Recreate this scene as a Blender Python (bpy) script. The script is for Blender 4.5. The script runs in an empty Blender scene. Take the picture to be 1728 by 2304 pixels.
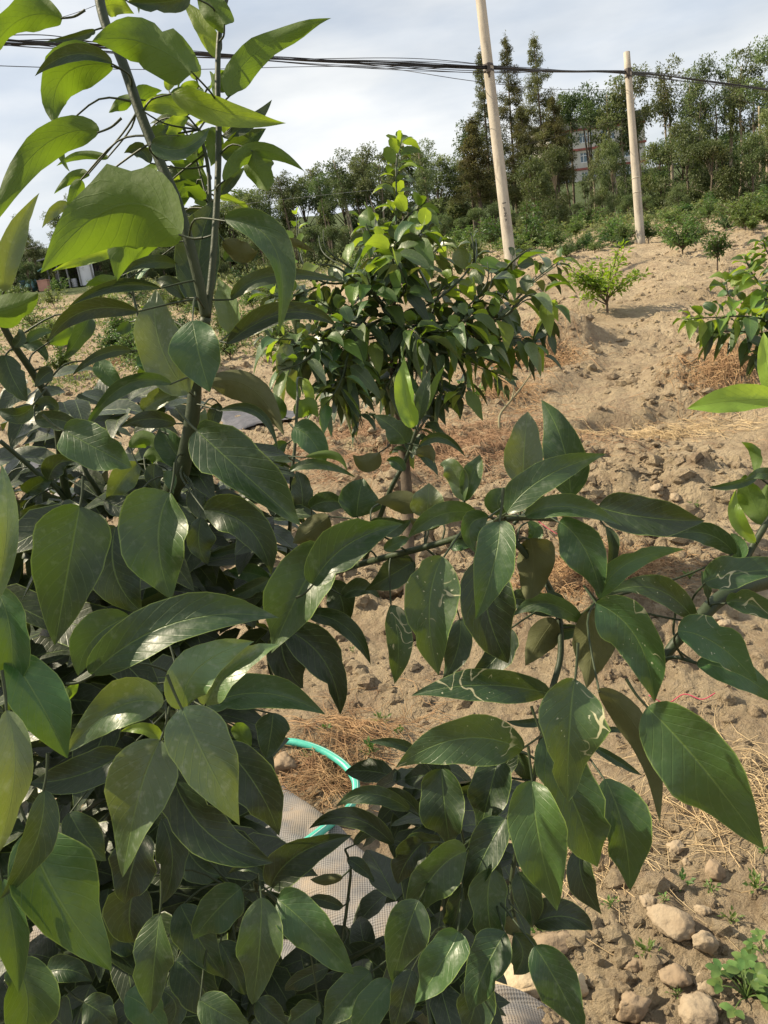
import bpy, math, random
import numpy as np
from mathutils import Vector, Matrix
random.seed(7); rng = np.random.default_rng(7)
scene = bpy.context.scene
COL = scene.collection
R = math.radians
# ------------------------------------------------------------------ camera
F = 1808.0; PITCH = R(16.0); ROLL = R(8.0); CAMZ = 1.45
cam = bpy.data.cameras.new('camera'); camo = bpy.data.objects.new('camera', cam); COL.objects.link(camo)
_f = np.array([0, math.cos(PITCH), -math.sin(PITCH)])
_u0 = np.array([0, math.sin(PITCH), math.cos(PITCH)]); _r0 = np.array([1., 0, 0])
_r = math.cos(ROLL)*_r0 - math.sin(ROLL)*_u0
_u = math.cos(ROLL)*_u0 + math.sin(ROLL)*_r0
CAM = np.array([0, 0, CAMZ])
M = Matrix(((_r[0], _u[0], -_f[0], 0), (_r[1], _u[1], -_f[1], 0), (_r[2], _u[2], -_f[2], CAMZ), (0, 0, 0, 1)))
camo.matrix_world = M
cam.sensor_fit = 'VERTICAL'; cam.sensor_height = 24; cam.lens = 24*F/2304
cam.clip_start = 0.05; cam.clip_end = 3000
scene.camera = camo
# ------------------------------------------------------------------ light
SUN_AZ = 76.0   # degrees anticlockwise (to the left) from the view direction
SUN_EL = 43.0
sa, se = R(SUN_AZ), R(SUN_EL)
sundir = Vector((-math.sin(sa)*math.cos(se), math.cos(sa)*math.cos(se), math.sin(se)))
sl = bpy.data.lights.new('sun', 'SUN'); slo = bpy.data.objects.new('sun', sl); COL.objects.link(slo)
sl.energy = 5.0; sl.angle = R(0.55); sl.color = (1.0, 0.86, 0.64)
slo.rotation_euler = sundir.to_track_quat('Z', 'Y').to_euler()
w = bpy.data.worlds.new('World'); scene.world = w; w.use_nodes = True
nt = w.node_tree; nt.nodes.clear()
wo = nt.nodes.new('ShaderNodeOutputWorld'); bg = nt.nodes.new('ShaderNodeBackground')
sky = nt.nodes.new('ShaderNodeTexSky'); sky.sky_type = 'NISHITA'; sky.sun_disc = False
sky.sun_elevation = se; sky.sun_rotation = -sa; sky.air_density = 1.0; sky.dust_density = 1.5
tc = nt.nodes.new('ShaderNodeTexCoord'); mp = nt.nodes.new('ShaderNodeMapping'); mp.inputs['Scale'].default_value = (1.2, 1.2, 4.2)
mp.inputs['Rotation'].default_value = (0.12, 0.18, 0.3)
nz = nt.nodes.new('ShaderNodeTexNoise'); nz.inputs['Scale'].default_value = 1.7; nz.inputs['Detail'].default_value = 7; nz.inputs['Roughness'].default_value = .52
rp = nt.nodes.new('ShaderNodeMapRange'); rp.inputs['From Min'].default_value = .33; rp.inputs['From Max'].default_value = .6
rp.inputs['To Min'].default_value = .5; rp.inputs['To Max'].default_value = .97
nz2 = nt.nodes.new('ShaderNodeTexNoise'); nz2.inputs['Scale'].default_value = 2.8; nz2.inputs['Detail'].default_value = 6
cr = nt.nodes.new('ShaderNodeValToRGB')
cr.color_ramp.elements[0].position = .35; cr.color_ramp.elements[0].color = (7.6, 8.3, 9.2, 1)
cr.color_ramp.elements[1].position = .62; cr.color_ramp.elements[1].color = (10.6, 10.7, 10.6, 1)
mx = nt.nodes.new('ShaderNodeMix'); mx.data_type = 'RGBA'
L = nt.links.new
L(tc.outputs['Generated'], mp.inputs['Vector']); L(mp.outputs[0], nz.inputs['Vector']); L(mp.outputs[0], nz2.inputs['Vector'])
L(nz.outputs['Fac'], rp.inputs['Value']); L(nz2.outputs['Fac'], cr.inputs['Fac'])
L(rp.outputs[0], mx.inputs['Factor']); L(sky.outputs[0], mx.inputs['A']); L(cr.outputs[0], mx.inputs['B'])
L(mx.outputs['Result'], bg.inputs['Color']); bg.inputs['Strength'].default_value = 0.058
L(bg.outputs[0], wo.inputs['Surface'])
scene.view_settings.view_transform = 'Standard'; scene.view_settings.look = 'None'
scene.view_settings.gamma = 1; scene.view_settings.use_curve_mapping = False
scene.view_settings.exposure = 0.80
scene.render.engine = 'CYCLES'
# ------------------------------------------------------------------ noise
def _h(ix, iy, s):
    n = (ix.astype(np.int64)*374761393 + iy.astype(np.int64)*668265263 + s*1442695041) & 0xffffffff
    n = ((n ^ (n >> 13))*1274126177) & 0xffffffff
    return ((n ^ (n >> 16)) & 0xffff)/65535.0
def vn(x, y, s=0):
    ix = np.floor(x); iy = np.floor(y); fx = x-ix; fy = y-iy
    fx = fx*fx*(3-2*fx); fy = fy*fy*(3-2*fy)
    a = _h(ix, iy, s); b = _h(ix+1, iy, s); c = _h(ix, iy+1, s); d = _h(ix+1, iy+1, s)
    return (a*(1-fx)+b*fx)*(1-fy)+(c*(1-fx)+d*fx)*fy
def fbm(x, y, o=4, s=0):
    v = 0; a = .5; t = 0
    for k in range(o):
        v = v+a*vn(x*2**k, y*2**k, s+k); t += a; a *= .55
    return v/t
def sstep(a, b, x):
    t = np.clip((x-a)/(b-a), 0, 1); return t*t*(3-2*t)
# ------------------------------------------------------------------ terrain
MOUNDS = []; STEPS = []
def h_base(x, y):
    z = 0.0131*np.clip(y-2.5, 0, 12)**1.6
    z = z + np.clip(y-14.5, 0, 45.5)*0.052 + np.clip(y-60, 0, 110)*0.11
    z = z + sstep(25, 60, y)*sstep(4, -30, x)*1.3
    return z
def h_ter(x, y):
    x = np.asarray(x, float); y = np.asarray(y, float)
    z = h_base(x, y)
    for (mx_, my_, rx, ry, hh) in MOUNDS:
        z = z + hh*np.exp(-((x-mx_)/rx)**2-((y-my_)/ry)**2)
    if STEPS:
        yw = y+(fbm(x*1.1, y*.4, 2, 71)-.5)*.9+(vn(x*6, y*2, 72)-.5)*.08; xw = sstep(-1.2, .2, x)
        for (yy, hh) in STEPS: z = z + hh*sstep(-.07, .07, yw-yy)*xw
    z = z + (fbm(x*.9, y*.9, 3, 3)-.5)*.16*np.clip(.35+np.hypot(x, y)/8, 0, 1.6)
    return z
PATH = []
def path_mask(x, y):
    m = np.zeros_like(x)
    for k in range(len(PATH)-1):
        (ax_, ay_, wa), (bx_, by_, wb_) = PATH[k], PATH[k+1]; dx, dy = bx_-ax_, by_-ay_
        t = np.clip(((x-ax_)*dx+(y-ay_)*dy)/(dx*dx+dy*dy), 0, 1); d = np.hypot(x-ax_-t*dx, y-ay_-t*dy); w_ = wa+(wb_-wa)*t
        m = np.maximum(m, 1-sstep(.55, 1.25, d/w_+(vn(x*3, y*3, 61)-.5)*.5))
    return m
def h_fine(x, y):
    x = np.asarray(x, float); y = np.asarray(y, float)
    z = h_ter(x, y)
    pm = path_mask(x, y); z = z-.05*pm
    m = fbm(x*1.3, y*1.3, 3, 21); rough = sstep(.42, .6, m)*(1-pm*.8)-pm*.1+.18
    near = 1.0
    z = z+(fbm(x*6, y*6, 4, 5)-.5)*.15*(.35+.9*rough)
    c = vn(x*26, y*26, 9); z = z+np.abs(c-.5)*.05*(.3+rough)
    z = z+(fbm(x*45, y*45, 2, 15)-.5)*.018*(.4+rough)
    return z
def ray(px, py):
    return _f+_r*(px-864)/F+_u*(1152-py)/F
def P(px, py, d):
    return CAM+ray(px, py)*d
def G(px, py, fine=True):
    """ground point seen at this pixel"""
    dr = ray(px, py); t = np.exp(np.linspace(math.log(.4), math.log(160), 180))
    pts = CAM+t[:, None]*dr; dz = pts[:, 2]-h_ter(pts[:, 0], pts[:, 1]); k = np.argmax(dz < 0) if (dz < 0).any() else len(t)-1
    t = np.linspace(t[max(k-1, 0)], t[k], 40)
    pts = CAM+t[:, None]*dr
    dz = pts[:, 2]-h_ter(pts[:, 0], pts[:, 1])
    k = np.argmax(dz < 0) if (dz < 0).any() else len(t)-1
    p = pts[k].copy(); p[2] = float((h_fine if fine else h_ter)(p[0], p[1])); return p
def depth(p):
    return float(np.dot(np.asarray(p)-CAM, _f))
for (a, b, rx, ry, hh) in [(1270, 845, .75, .38, .30), (1670, 880, .7, .4, .28), (1560, 1130, .8, .35, .12), (1150, 930, .8, .6, .12), (1250, 650, 1.6, 1.0, .2), (880, 1100, .7, .5, .1), (1500, 1350, .5, .4, .05), (650, 1700, .25, .15, .07)]:
    g = G(a, b); MOUNDS.append((g[0], g[1], rx, ry, hh))
_st = [(G(1400, b, False)[1], hh) for b, hh in ((975, .11), (1110, .08), (800, .10))]; STEPS += _st
for (a, b, w_) in [(1480, 560, .4), (1400, 640, .4), (1390, 720, .4), (1430, 800, .38), (1330, 885, .32), (1150, 930, .25), (980, 950, .2)]:
    g = G(a, b, False); PATH.append((g[0], g[1], w_))
for (a, b, w_) in [(1330, 885, .28), (1500, 930, .26), (1760, 960, .26)]:
    g = G(a, b, False); PATH2 = globals().setdefault('PATH2', []); PATH2.append((g[0], g[1], w_))
PATH += PATH2[::-1]
# ------------------------------------------------------------------ object helpers
def new_mesh(name, V, Fc, mats, smooth=True, uv=None, mi=None):
    me = bpy.data.meshes.new(name)
    V = np.asarray(V, np.float32)
    if isinstance(Fc, np.ndarray):
        n, k = Fc.shape
        me.vertices.add(len(V)); me.vertices.foreach_set('co', V.ravel())
        me.loops.add(n*k); me.loops.foreach_set('vertex_index', Fc.astype(np.int32).ravel())
        me.polygons.add(n); me.polygons.foreach_set('loop_start', np.arange(0, n*k, k, dtype=np.int32))
        me.polygons.foreach_set('loop_total', np.full(n, k, np.int32))
        me.update(calc_edges=True)
    else:
        me.from_pydata([tuple(v) for v in V.tolist()], [], Fc)
    me.polygons.foreach_set('use_smooth', [smooth]*len(me.polygons))
    for m in (mats if isinstance(mats, (list, tuple)) else [mats]): me.materials.append(m)
    if mi is not None: me.polygons.foreach_set('material_index', np.asarray(mi, np.int32))
    if uv is not None:
        l = me.uv_layers.new(name='UVMap'); li = np.empty(len(me.loops), np.int32); me.loops.foreach_get('vertex_index', li)
        l.data.foreach_set('uv', np.asarray(uv, np.float32)[li].ravel())
    me.update(); return me
def link(name, me, parent=None, loc=None):
    o = bpy.data.objects.new(name, me); COL.objects.link(o)
    if parent is not None: o.parent = parent
    if loc is not None: o.location = loc
    return o
def tag(o, label=None, cat=None, group=None, kind=None):
    if label: o['label'] = label
    if cat: o['category'] = cat
    if group: o['group'] = group
    if kind: o['kind'] = kind
    return o
def thing(name, label, cat, loc=(0, 0, 0), group=None):
    o = bpy.data.objects.new(name, None); COL.objects.link(o); o.location = tuple(loc); o.empty_display_size = .1
    return tag(o, label, cat, group)
def cr_spline(pts, rad, sub=5):
    pts = np.asarray(pts, float); rad = np.asarray(rad, float)
    if len(pts) < 3 or sub < 2: return pts, rad
    out, ro = [], []
    n = len(pts)
    for i in range(n-1):
        p0 = pts[max(i-1, 0)]; p1 = pts[i]; p2 = pts[i+1]; p3 = pts[min(i+2, n-1)]
        for k in range(sub):
            t = k/sub
            out.append(.5*((2*p1)+(-p0+p2)*t+(2*p0-5*p1+4*p2-p3)*t*t+(-p0+3*p1-3*p2+p3)*t**3))
            ro.append(rad[i]*(1-t)+rad[i+1]*t)
    out.append(pts[-1]); ro.append(rad[-1])
    return np.array(out), np.array(ro)
def tube(pts, rad, n=8, sub=5, cap=True, flat=1.0):
    pts, rad = cr_spline(pts, rad, sub)
    T = np.gradient(pts, axis=0); T /= (np.linalg.norm(T, axis=1)[:, None]+1e-9)
    a = np.array([0, 0, 1.]) if abs(T[0][2]) < .9 else np.array([1., 0, 0])
    N = np.cross(T[0], a); N /= np.linalg.norm(N)
    V = []
    for i in range(len(pts)):
        N = N-T[i]*np.dot(N, T[i]); N /= (np.linalg.norm(N)+1e-9); B = np.cross(T[i], N)
        for k in range(n):
            an = 2*math.pi*k/n
            V.append(pts[i]+rad[i]*(N*math.cos(an)+B*math.sin(an)*flat))
    Fc = []
    m = len(pts)
    for i in range(m-1):
        for k in range(n):
            k2 = (k+1) % n
            Fc.append((i*n+k, i*n+k2, (i+1)*n+k2, (i+1)*n+k))
    if cap:
        Fc.append(tuple(range(n-1, -1, -1))); Fc.append(tuple((m-1)*n+k for k in range(n)))
    return V, Fc
class MB:
    def __init__(s): s.V = []; s.F = []; s.mi = []
    def add(s, V, Fc, m=0):
        o = len(s.V); s.V += [tuple(v) for v in V]; s.F += [tuple(i+o for i in f) for f in Fc]; s.mi += [m]*len(Fc); return s
    def box(s, c, d, m=0, rot=None, taper=1.0):
        x, y, z = d[0]/2, d[1]/2, d[2]/2
        vs = [(-x, -y, -z), (x, -y, -z), (x, y, -z), (-x, y, -z), (-x*taper, -y*taper, z), (x*taper, -y*taper, z), (x*taper, y*taper, z), (-x*taper, y*taper, z)]
        if rot is not None: vs = [tuple(rot @ Vector(v)) for v in vs]
        vs = [(v[0]+c[0], v[1]+c[1], v[2]+c[2]) for v in vs]
        return s.add(vs, [(0, 3, 2, 1), (4, 5, 6, 7), (0, 1, 5, 4), (1, 2, 6, 5), (2, 3, 7, 6), (3, 0, 4, 7)], m)
    def build(s, name, mats, parent=None, smooth=False, loc=None):
        return link(name, new_mesh(name, s.V, s.F, mats, smooth, mi=s.mi), parent, loc)
# ------------------------------------------------------------------ materials
def mat(name):
    m = bpy.data.materials.new(name); m.use_nodes = True; m.node_tree.nodes.clear()
    return m, m.node_tree
def nd(t, typ, **k):
    n = t.nodes.new(typ)
    for a, b in k.items():
        if hasattr(n, a) and a not in n.inputs.keys(): setattr(n, a, b)
    return n
def mixc(t, fac, a, b, bt='MIX'):
    n = t.nodes.new('ShaderNodeMix'); n.data_type = 'RGBA'; n.blend_type = bt
    for s, v in (('Factor', fac), ('A', a), ('B', b)):
        if hasattr(v, 'is_linked') or isinstance(v, bpy.types.NodeSocket): t.links.new(v, n.inputs[s])
        else: n.inputs[s].default_value = v if s == 'Factor' else (v if len(v) == 4 else (*v, 1))
    return n.outputs['Result']
def noise(t, vec, scale, detail=4, rough=.55, dist=0):
    n = t.nodes.new('ShaderNodeTexNoise'); n.inputs['Scale'].default_value = scale; n.inputs['Detail'].default_value = detail
    n.inputs['Roughness'].default_value = rough; n.inputs['Distortion'].default_value = dist
    if vec is not None: t.links.new(vec, n.inputs['Vector'])
    return n.outputs['Fac']
def mr(t, v, a, b, c=0, d=1):
    n = t.nodes.new('ShaderNodeMapRange'); n.inputs['From Min'].default_value = a; n.inputs['From Max'].default_value = b
    n.inputs['To Min'].default_value = c; n.inputs['To Max'].default_value = d; t.links.new(v, n.inputs['Value']); return n.outputs[0]
def mth(t, op, a, b=None):
    n = t.nodes.new('ShaderNodeMath'); n.operation = op
    for i, v in enumerate((a, b)):
        if v is None: continue
        if isinstance(v, (int, float)): n.inputs[i].default_value = v
        else: t.links.new(v, n.inputs[i])
    return n.outputs[0]
def simple(name, c1, c2=None, scale=8, rough=.8, bump=.0, bscale=40, spec=.3, coord='Object', metal=0, trans=0, bdist=.01):
    m, t = mat(name); o = t.nodes.new('ShaderNodeOutputMaterial'); b = t.nodes.new('ShaderNodeBsdfPrincipled')
    tc = t.nodes.new('ShaderNodeTexCoord').outputs[coord]
    c2 = c2 or tuple(x*.7 for x in c1)
    f = mr(t, noise(t, tc, scale, 6), .35, .65)
    t.links.new(mixc(t, f, c1, c2), b.inputs['Base Color'])
    b.inputs['Roughness'].default_value = rough; b.inputs['Specular IOR Level'].default_value = spec; b.inputs['Metallic'].default_value = metal
    if bump:
        bp = t.nodes.new('ShaderNodeBump'); bp.inputs['Strength'].default_value = bump; bp.inputs['Distance'].default_value = bdist
        t.links.new(noise(t, tc, bscale, 6), bp.inputs['Height']); t.links.new(bp.outputs[0], b.inputs['Normal'])
    t.links.new(b.outputs[0], o.inputs['Surface']); return m
def leaf_mat(name, top, under, rough=.42, trans=.25, tcol=None, scar=0.0, dust_sheen=.2, var=.35, midrib=(.16, .24, .06), gloss=.5):
    m, t = mat(name); o = t.nodes.new('ShaderNodeOutputMaterial'); b = t.nodes.new('ShaderNodeBsdfPrincipled')
    tcn = t.nodes.new('ShaderNodeTexCoord'); uv = tcn.outputs['UV']; ob = tcn.outputs['Object']
    oi = t.nodes.new('ShaderNodeObjectInfo'); geo = t.nodes.new('ShaderNodeNewGeometry')
    sp = t.nodes.new('ShaderNodeSeparateXYZ'); t.links.new(uv, sp.inputs[0])
    au = mth(t, 'ABSOLUTE', mth(t, 'SUBTRACT', sp.outputs[0], .5))
    # slow mottling across the blade plus change from leaf to leaf
    rnd = oi.outputs['Random']
    va = t.nodes.new('ShaderNodeVectorMath'); va.operation = 'ADD'; t.links.new(ob, va.inputs[0])
    cmb = t.nodes.new('ShaderNodeCombineXYZ'); t.links.new(mth(t, 'MULTIPLY', rnd, 37.), cmb.inputs[0]); t.links.new(cmb.outputs[0], va.inputs[1])
    vec = va.outputs[0]
    n1 = noise(t, vec, 28, 5); n2 = noise(t, vec, 160, 3)
    c = mixc(t, mr(t, n1, .3, .7), tuple(x*.82 for x in top), tuple(x*1.2 for x in top))
    hs = t.nodes.new('ShaderNodeHueSaturation'); t.links.new(c, hs.inputs['Color'])
    t.links.new(mr(t, rnd, 0, 1, .472, .52), hs.inputs['Hue'])
    t.links.new(mr(t, mth(t, 'FRACT', mth(t, 'MULTIPLY', rnd, 7.3)), 0, 1, 1-var, 1+var), hs.inputs['Value'])
    c = hs.outputs[0]
    c = mixc(t, mr(t, n2, .55, .8, 0, dust_sheen), c, (.30, .33, .27))     # dusty spray residue; on the sunlit kind also a painted whitish sheen
    # side veins
    wv = mth(t, 'SINE', mth(t, 'MULTIPLY', mth(t, 'SUBTRACT', sp.outputs[1], mth(t, 'MULTIPLY', au, .55)), 62.))
    vein = mr(t, wv, .88, 1.0, 0, .13)
    c = mixc(t, vein, c, midrib)
    rib = mr(t, au, .006, .022, .5, 0)
    c = mixc(t, rib, c, midrib)
    edge = mr(t, au, .476, .496, 0, .6)
    c = mixc(t, edge, c, (.24, .33, .07))
    if scar > 0:
        ct = mth(t, 'ABSOLUTE', mth(t, 'SUBTRACT', noise(t, vec, 34, 1.5, .5, 1.2), .5))
        wd_ = mr(t, noise(t, vec, 90, 2), .35, .7, .002, .020)
        ln = mr(t, mth(t, 'SUBTRACT', ct, wd_), 0, .006, 1, 0)
        msk = mr(t, noise(t, vec, 30, 2), .54, .60, 0, .85)
        c = mixc(t, mth(t, 'MULTIPLY', mth(t, 'MULTIPLY', ln, msk), scar), c, (.5, .46, .28))
        sp2 = mr(t, noise(t, vec, 300, 2), .70, .74, 0, .8*scar)
        c = mixc(t, sp2, c, (.48, .47, .32))
    cu = mixc(t, mr(t, n1, .3, .7), tuple(x*.85 for x in under), tuple(x*1.15 for x in under))
    cu = mixc(t, vein, cu, tuple(x*1.35 for x in under)); cu = mixc(t, rib, cu, tuple(min(1, x*1.5) for x in under))
    cf = mixc(t, geo.outputs['Backfacing'], c, cu)
    t.links.new(cf, b.inputs['Base Color'])
    t.links.new(mth(t, 'ADD', mr(t, n2, .3, .7, rough-.03, rough+.14), mth(t, 'MULTIPLY', geo.outputs['Backfacing'], .25)), b.inputs['Roughness'])
    b.inputs['Specular IOR Level'].default_value = gloss*1.0
    bp = t.nodes.new('ShaderNodeBump'); bp.inputs['Strength'].default_value = .35; bp.inputs['Distance'].default_value = .002
    hgt = mth(t, 'SUBTRACT', mth(t, 'MULTIPLY', noise(t, vec, 70, 3), 1.6), mth(t, 'MULTIPLY', mth(t, 'ADD', vein, rib), 1.8))
    t.links.new(hgt, bp.inputs['Height']); t.links.new(bp.outputs[0], b.inputs['Normal'])
    tr = t.nodes.new('ShaderNodeBsdfTranslucent')
    tcc = tcol or (top[0]*4+.05, top[1]*3.2+.1, top[2]*.8)
    tcm = mixc(t, mth(t, 'ADD', rib, vein), tcc, tuple(x*.5 for x in tcc))
    t.links.new(tcm, tr.inputs['Color']); t.links.new(bp.outputs[0], tr.inputs['Normal'])
    ms = t.nodes.new('ShaderNodeMixShader'); ms.inputs[0].default_value = trans
    t.links.new(b.outputs[0], ms.inputs[1]); t.links.new(tr.outputs[0], ms.inputs[2]); t.links.new(ms.outputs[0], o.inputs['Surface'])
    return m
LM = {
 'D': leaf_mat('leaf_dark', (.015, .034, .011), (.045, .072, .022), .40, .09, (.16, .22, .015), dust_sheen=.12),
 'M': leaf_mat('leaf_mid', (.031, .066, .020), (.072, .112, .035), .40, .10, (.17, .30, .03)),
 'G': leaf_mat('leaf_green', (.029, .076, .018), (.068, .118, .03), .38, .13, (.22, .34, .015), dust_sheen=.08),
 'L': leaf_mat('leaf_pale_sunlit', (.066, .112, .038), (.12, .16, .06), .36, .16, (.32, .40, .04), dust_sheen=.45, gloss=.75),  # lit copy of the mid leaf: sun and whitish sheen put into colour
 'S': leaf_mat('leaf_scarred', (.029, .068, .021), (.08, .105, .04), .38, .13, (.22, .30, .02), scar=1.0, dust_sheen=.1),
 'U': leaf_mat('leaf_shoot', (.040, .085, .016), (.068, .115, .022), .42, .32, (.21, .34, .014), dust_sheen=.05, var=.3),
 'O': leaf_mat('leaf_olive', (.034, .050, .014), (.072, .078, .026), .5, .12, (.2, .20, .02), scar=.6),
 'Y': leaf_mat('leaf_young', (.115, .195, .03), (.16, .24, .045), .36, .38, (.38, .52, .03), dust_sheen=.05, var=.25),
 'Z': leaf_mat('leaf_new_growth', (.24, .36, .05), (.26, .38, .07), .4, .42, (.48, .64, .06), dust_sheen=.0, var=.1),
}
stem_m = simple('green_stem', (.018, .032, .011), (.034, .048, .018), 30, .55, .3, 200, .4, bdist=.002)
wood_m = simple('grey_brown_bark', (.13, .10, .07), (.07, .055, .04), 20, .85, .6, 90, .2, bdist=.004)
# ------------------------------------------------------------------ leaves
def leaf_geom(P0, Pm, P1, Wd, N, top=1, roll=0, twist=0, fold=.25, wave=.06, seed=0, nv=18, nu=3, blunt=.85, pet=None):
    rs = random.Random(seed)
    P0 = np.asarray(P0); Pm = np.asarray(Pm); P1 = np.asarray(P1)
    C = 2*Pm-.5*(P0+P1); t = np.linspace(0, 1, nv+1)
    # denser rows near both ends
    t = .5-.5*np.cos(t*math.pi)*(.35+.65*1); t = (t-t[0])/(t[-1]-t[0])
    mid = ((1-t)**2)[:, None]*P0+(2*t*(1-t))[:, None]*C+(t**2)[:, None]*P1
    T = (2*(1-t))[:, None]*(C-P0)+(2*t)[:, None]*(P1-C); T /= (np.linalg.norm(T, axis=1)[:, None]+1e-9)
    prof = t**.62*(1-t)**(blunt+.17); prof /= prof.max(); prof = prof*(1+.05*np.sin(t*9+rs.random()*6))
    V = []; UV = []
    ph = [rs.random()*6.28 for _ in range(4)]; asym = rs.uniform(.92, 1.08); wf = rs.uniform(7, 13)
    nvv = nv+1; nuu = 2*nu+1
    nt_ = [(rs.uniform(.15, .85), rs.choice((-1, 1)), rs.uniform(.1, .3)) for _ in range(2)] if rs.random() < .35 else []
    for i in range(nvv):
        a = R(roll+twist*(t[i]-.5))
        n = N-T[i]*np.dot(N, T[i]); n /= (np.linalg.norm(n)+1e-9); s = np.cross(T[i], n)
        n2 = n*math.cos(a)+s*math.sin(a); s2 = np.cross(T[i], n2)
        tn = n2*top; ss = s2*top
        for k in range(-nu, nu+1):
            u = k/nu; au = abs(u)
            w_ = prof[i]*Wd/2*(asym if u > 0 else 2-asym)
            ser = 1+.03*math.sin(t[i]*97+ph[3]) if au > .99 else 1
            for (tn_, sd_, am_) in nt_:
                if u*sd_ > .5: ser *= 1-am_*math.exp(-((t[i]-tn_)/.045)**2)
            lift = fold*(au**1.25)*w_ + wave*Wd*(au**2)*math.sin(t[i]*wf+ph[0 if u > 0 else 1])*min(1, prof[i]*2)
            V.append(mid[i]+ss*(u*w_*ser*(1-.15*fold))+tn*lift); UV.append((.5+u*.5, t[i]))
    Fc = []
    for i in range(nv):
        for k in range(2*nu):
            a = i*nuu+k; Fc.append((a, a+1, a+1+nuu, a+nuu))
    mi = [0]*len(Fc)
    # orientation: want normal = tn ; s x T gives?  (T x n = s) -> s x T = n
    if pet is not None:
        pv, pf = tube([pet[0], pet[1], P0+(P1-P0)*.02], [pet[2]*1.2, pet[2], pet[2]*.8], 5, 4, False)
        off = len(V); V += list(pv); UV += [(.3, .3)]*len(pv); Fc += [tuple(i+off for i in f) for f in pf]; mi += [1]*len(pf)
    return V, Fc, UV, mi
def leaf_obj(root, loc, P0, Pm, P1, Wd, N, m, seed, pet=None, **k):
    V, Fc, UV, mi = leaf_geom(P0, Pm, P1, Wd, N, seed=seed, pet=pet, **k)
    V = np.array(V)-np.asarray(loc)
    me = new_mesh('leaf', V, Fc, [m, stem_m], True, UV, mi)
    return link('leaf', me, root)
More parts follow.
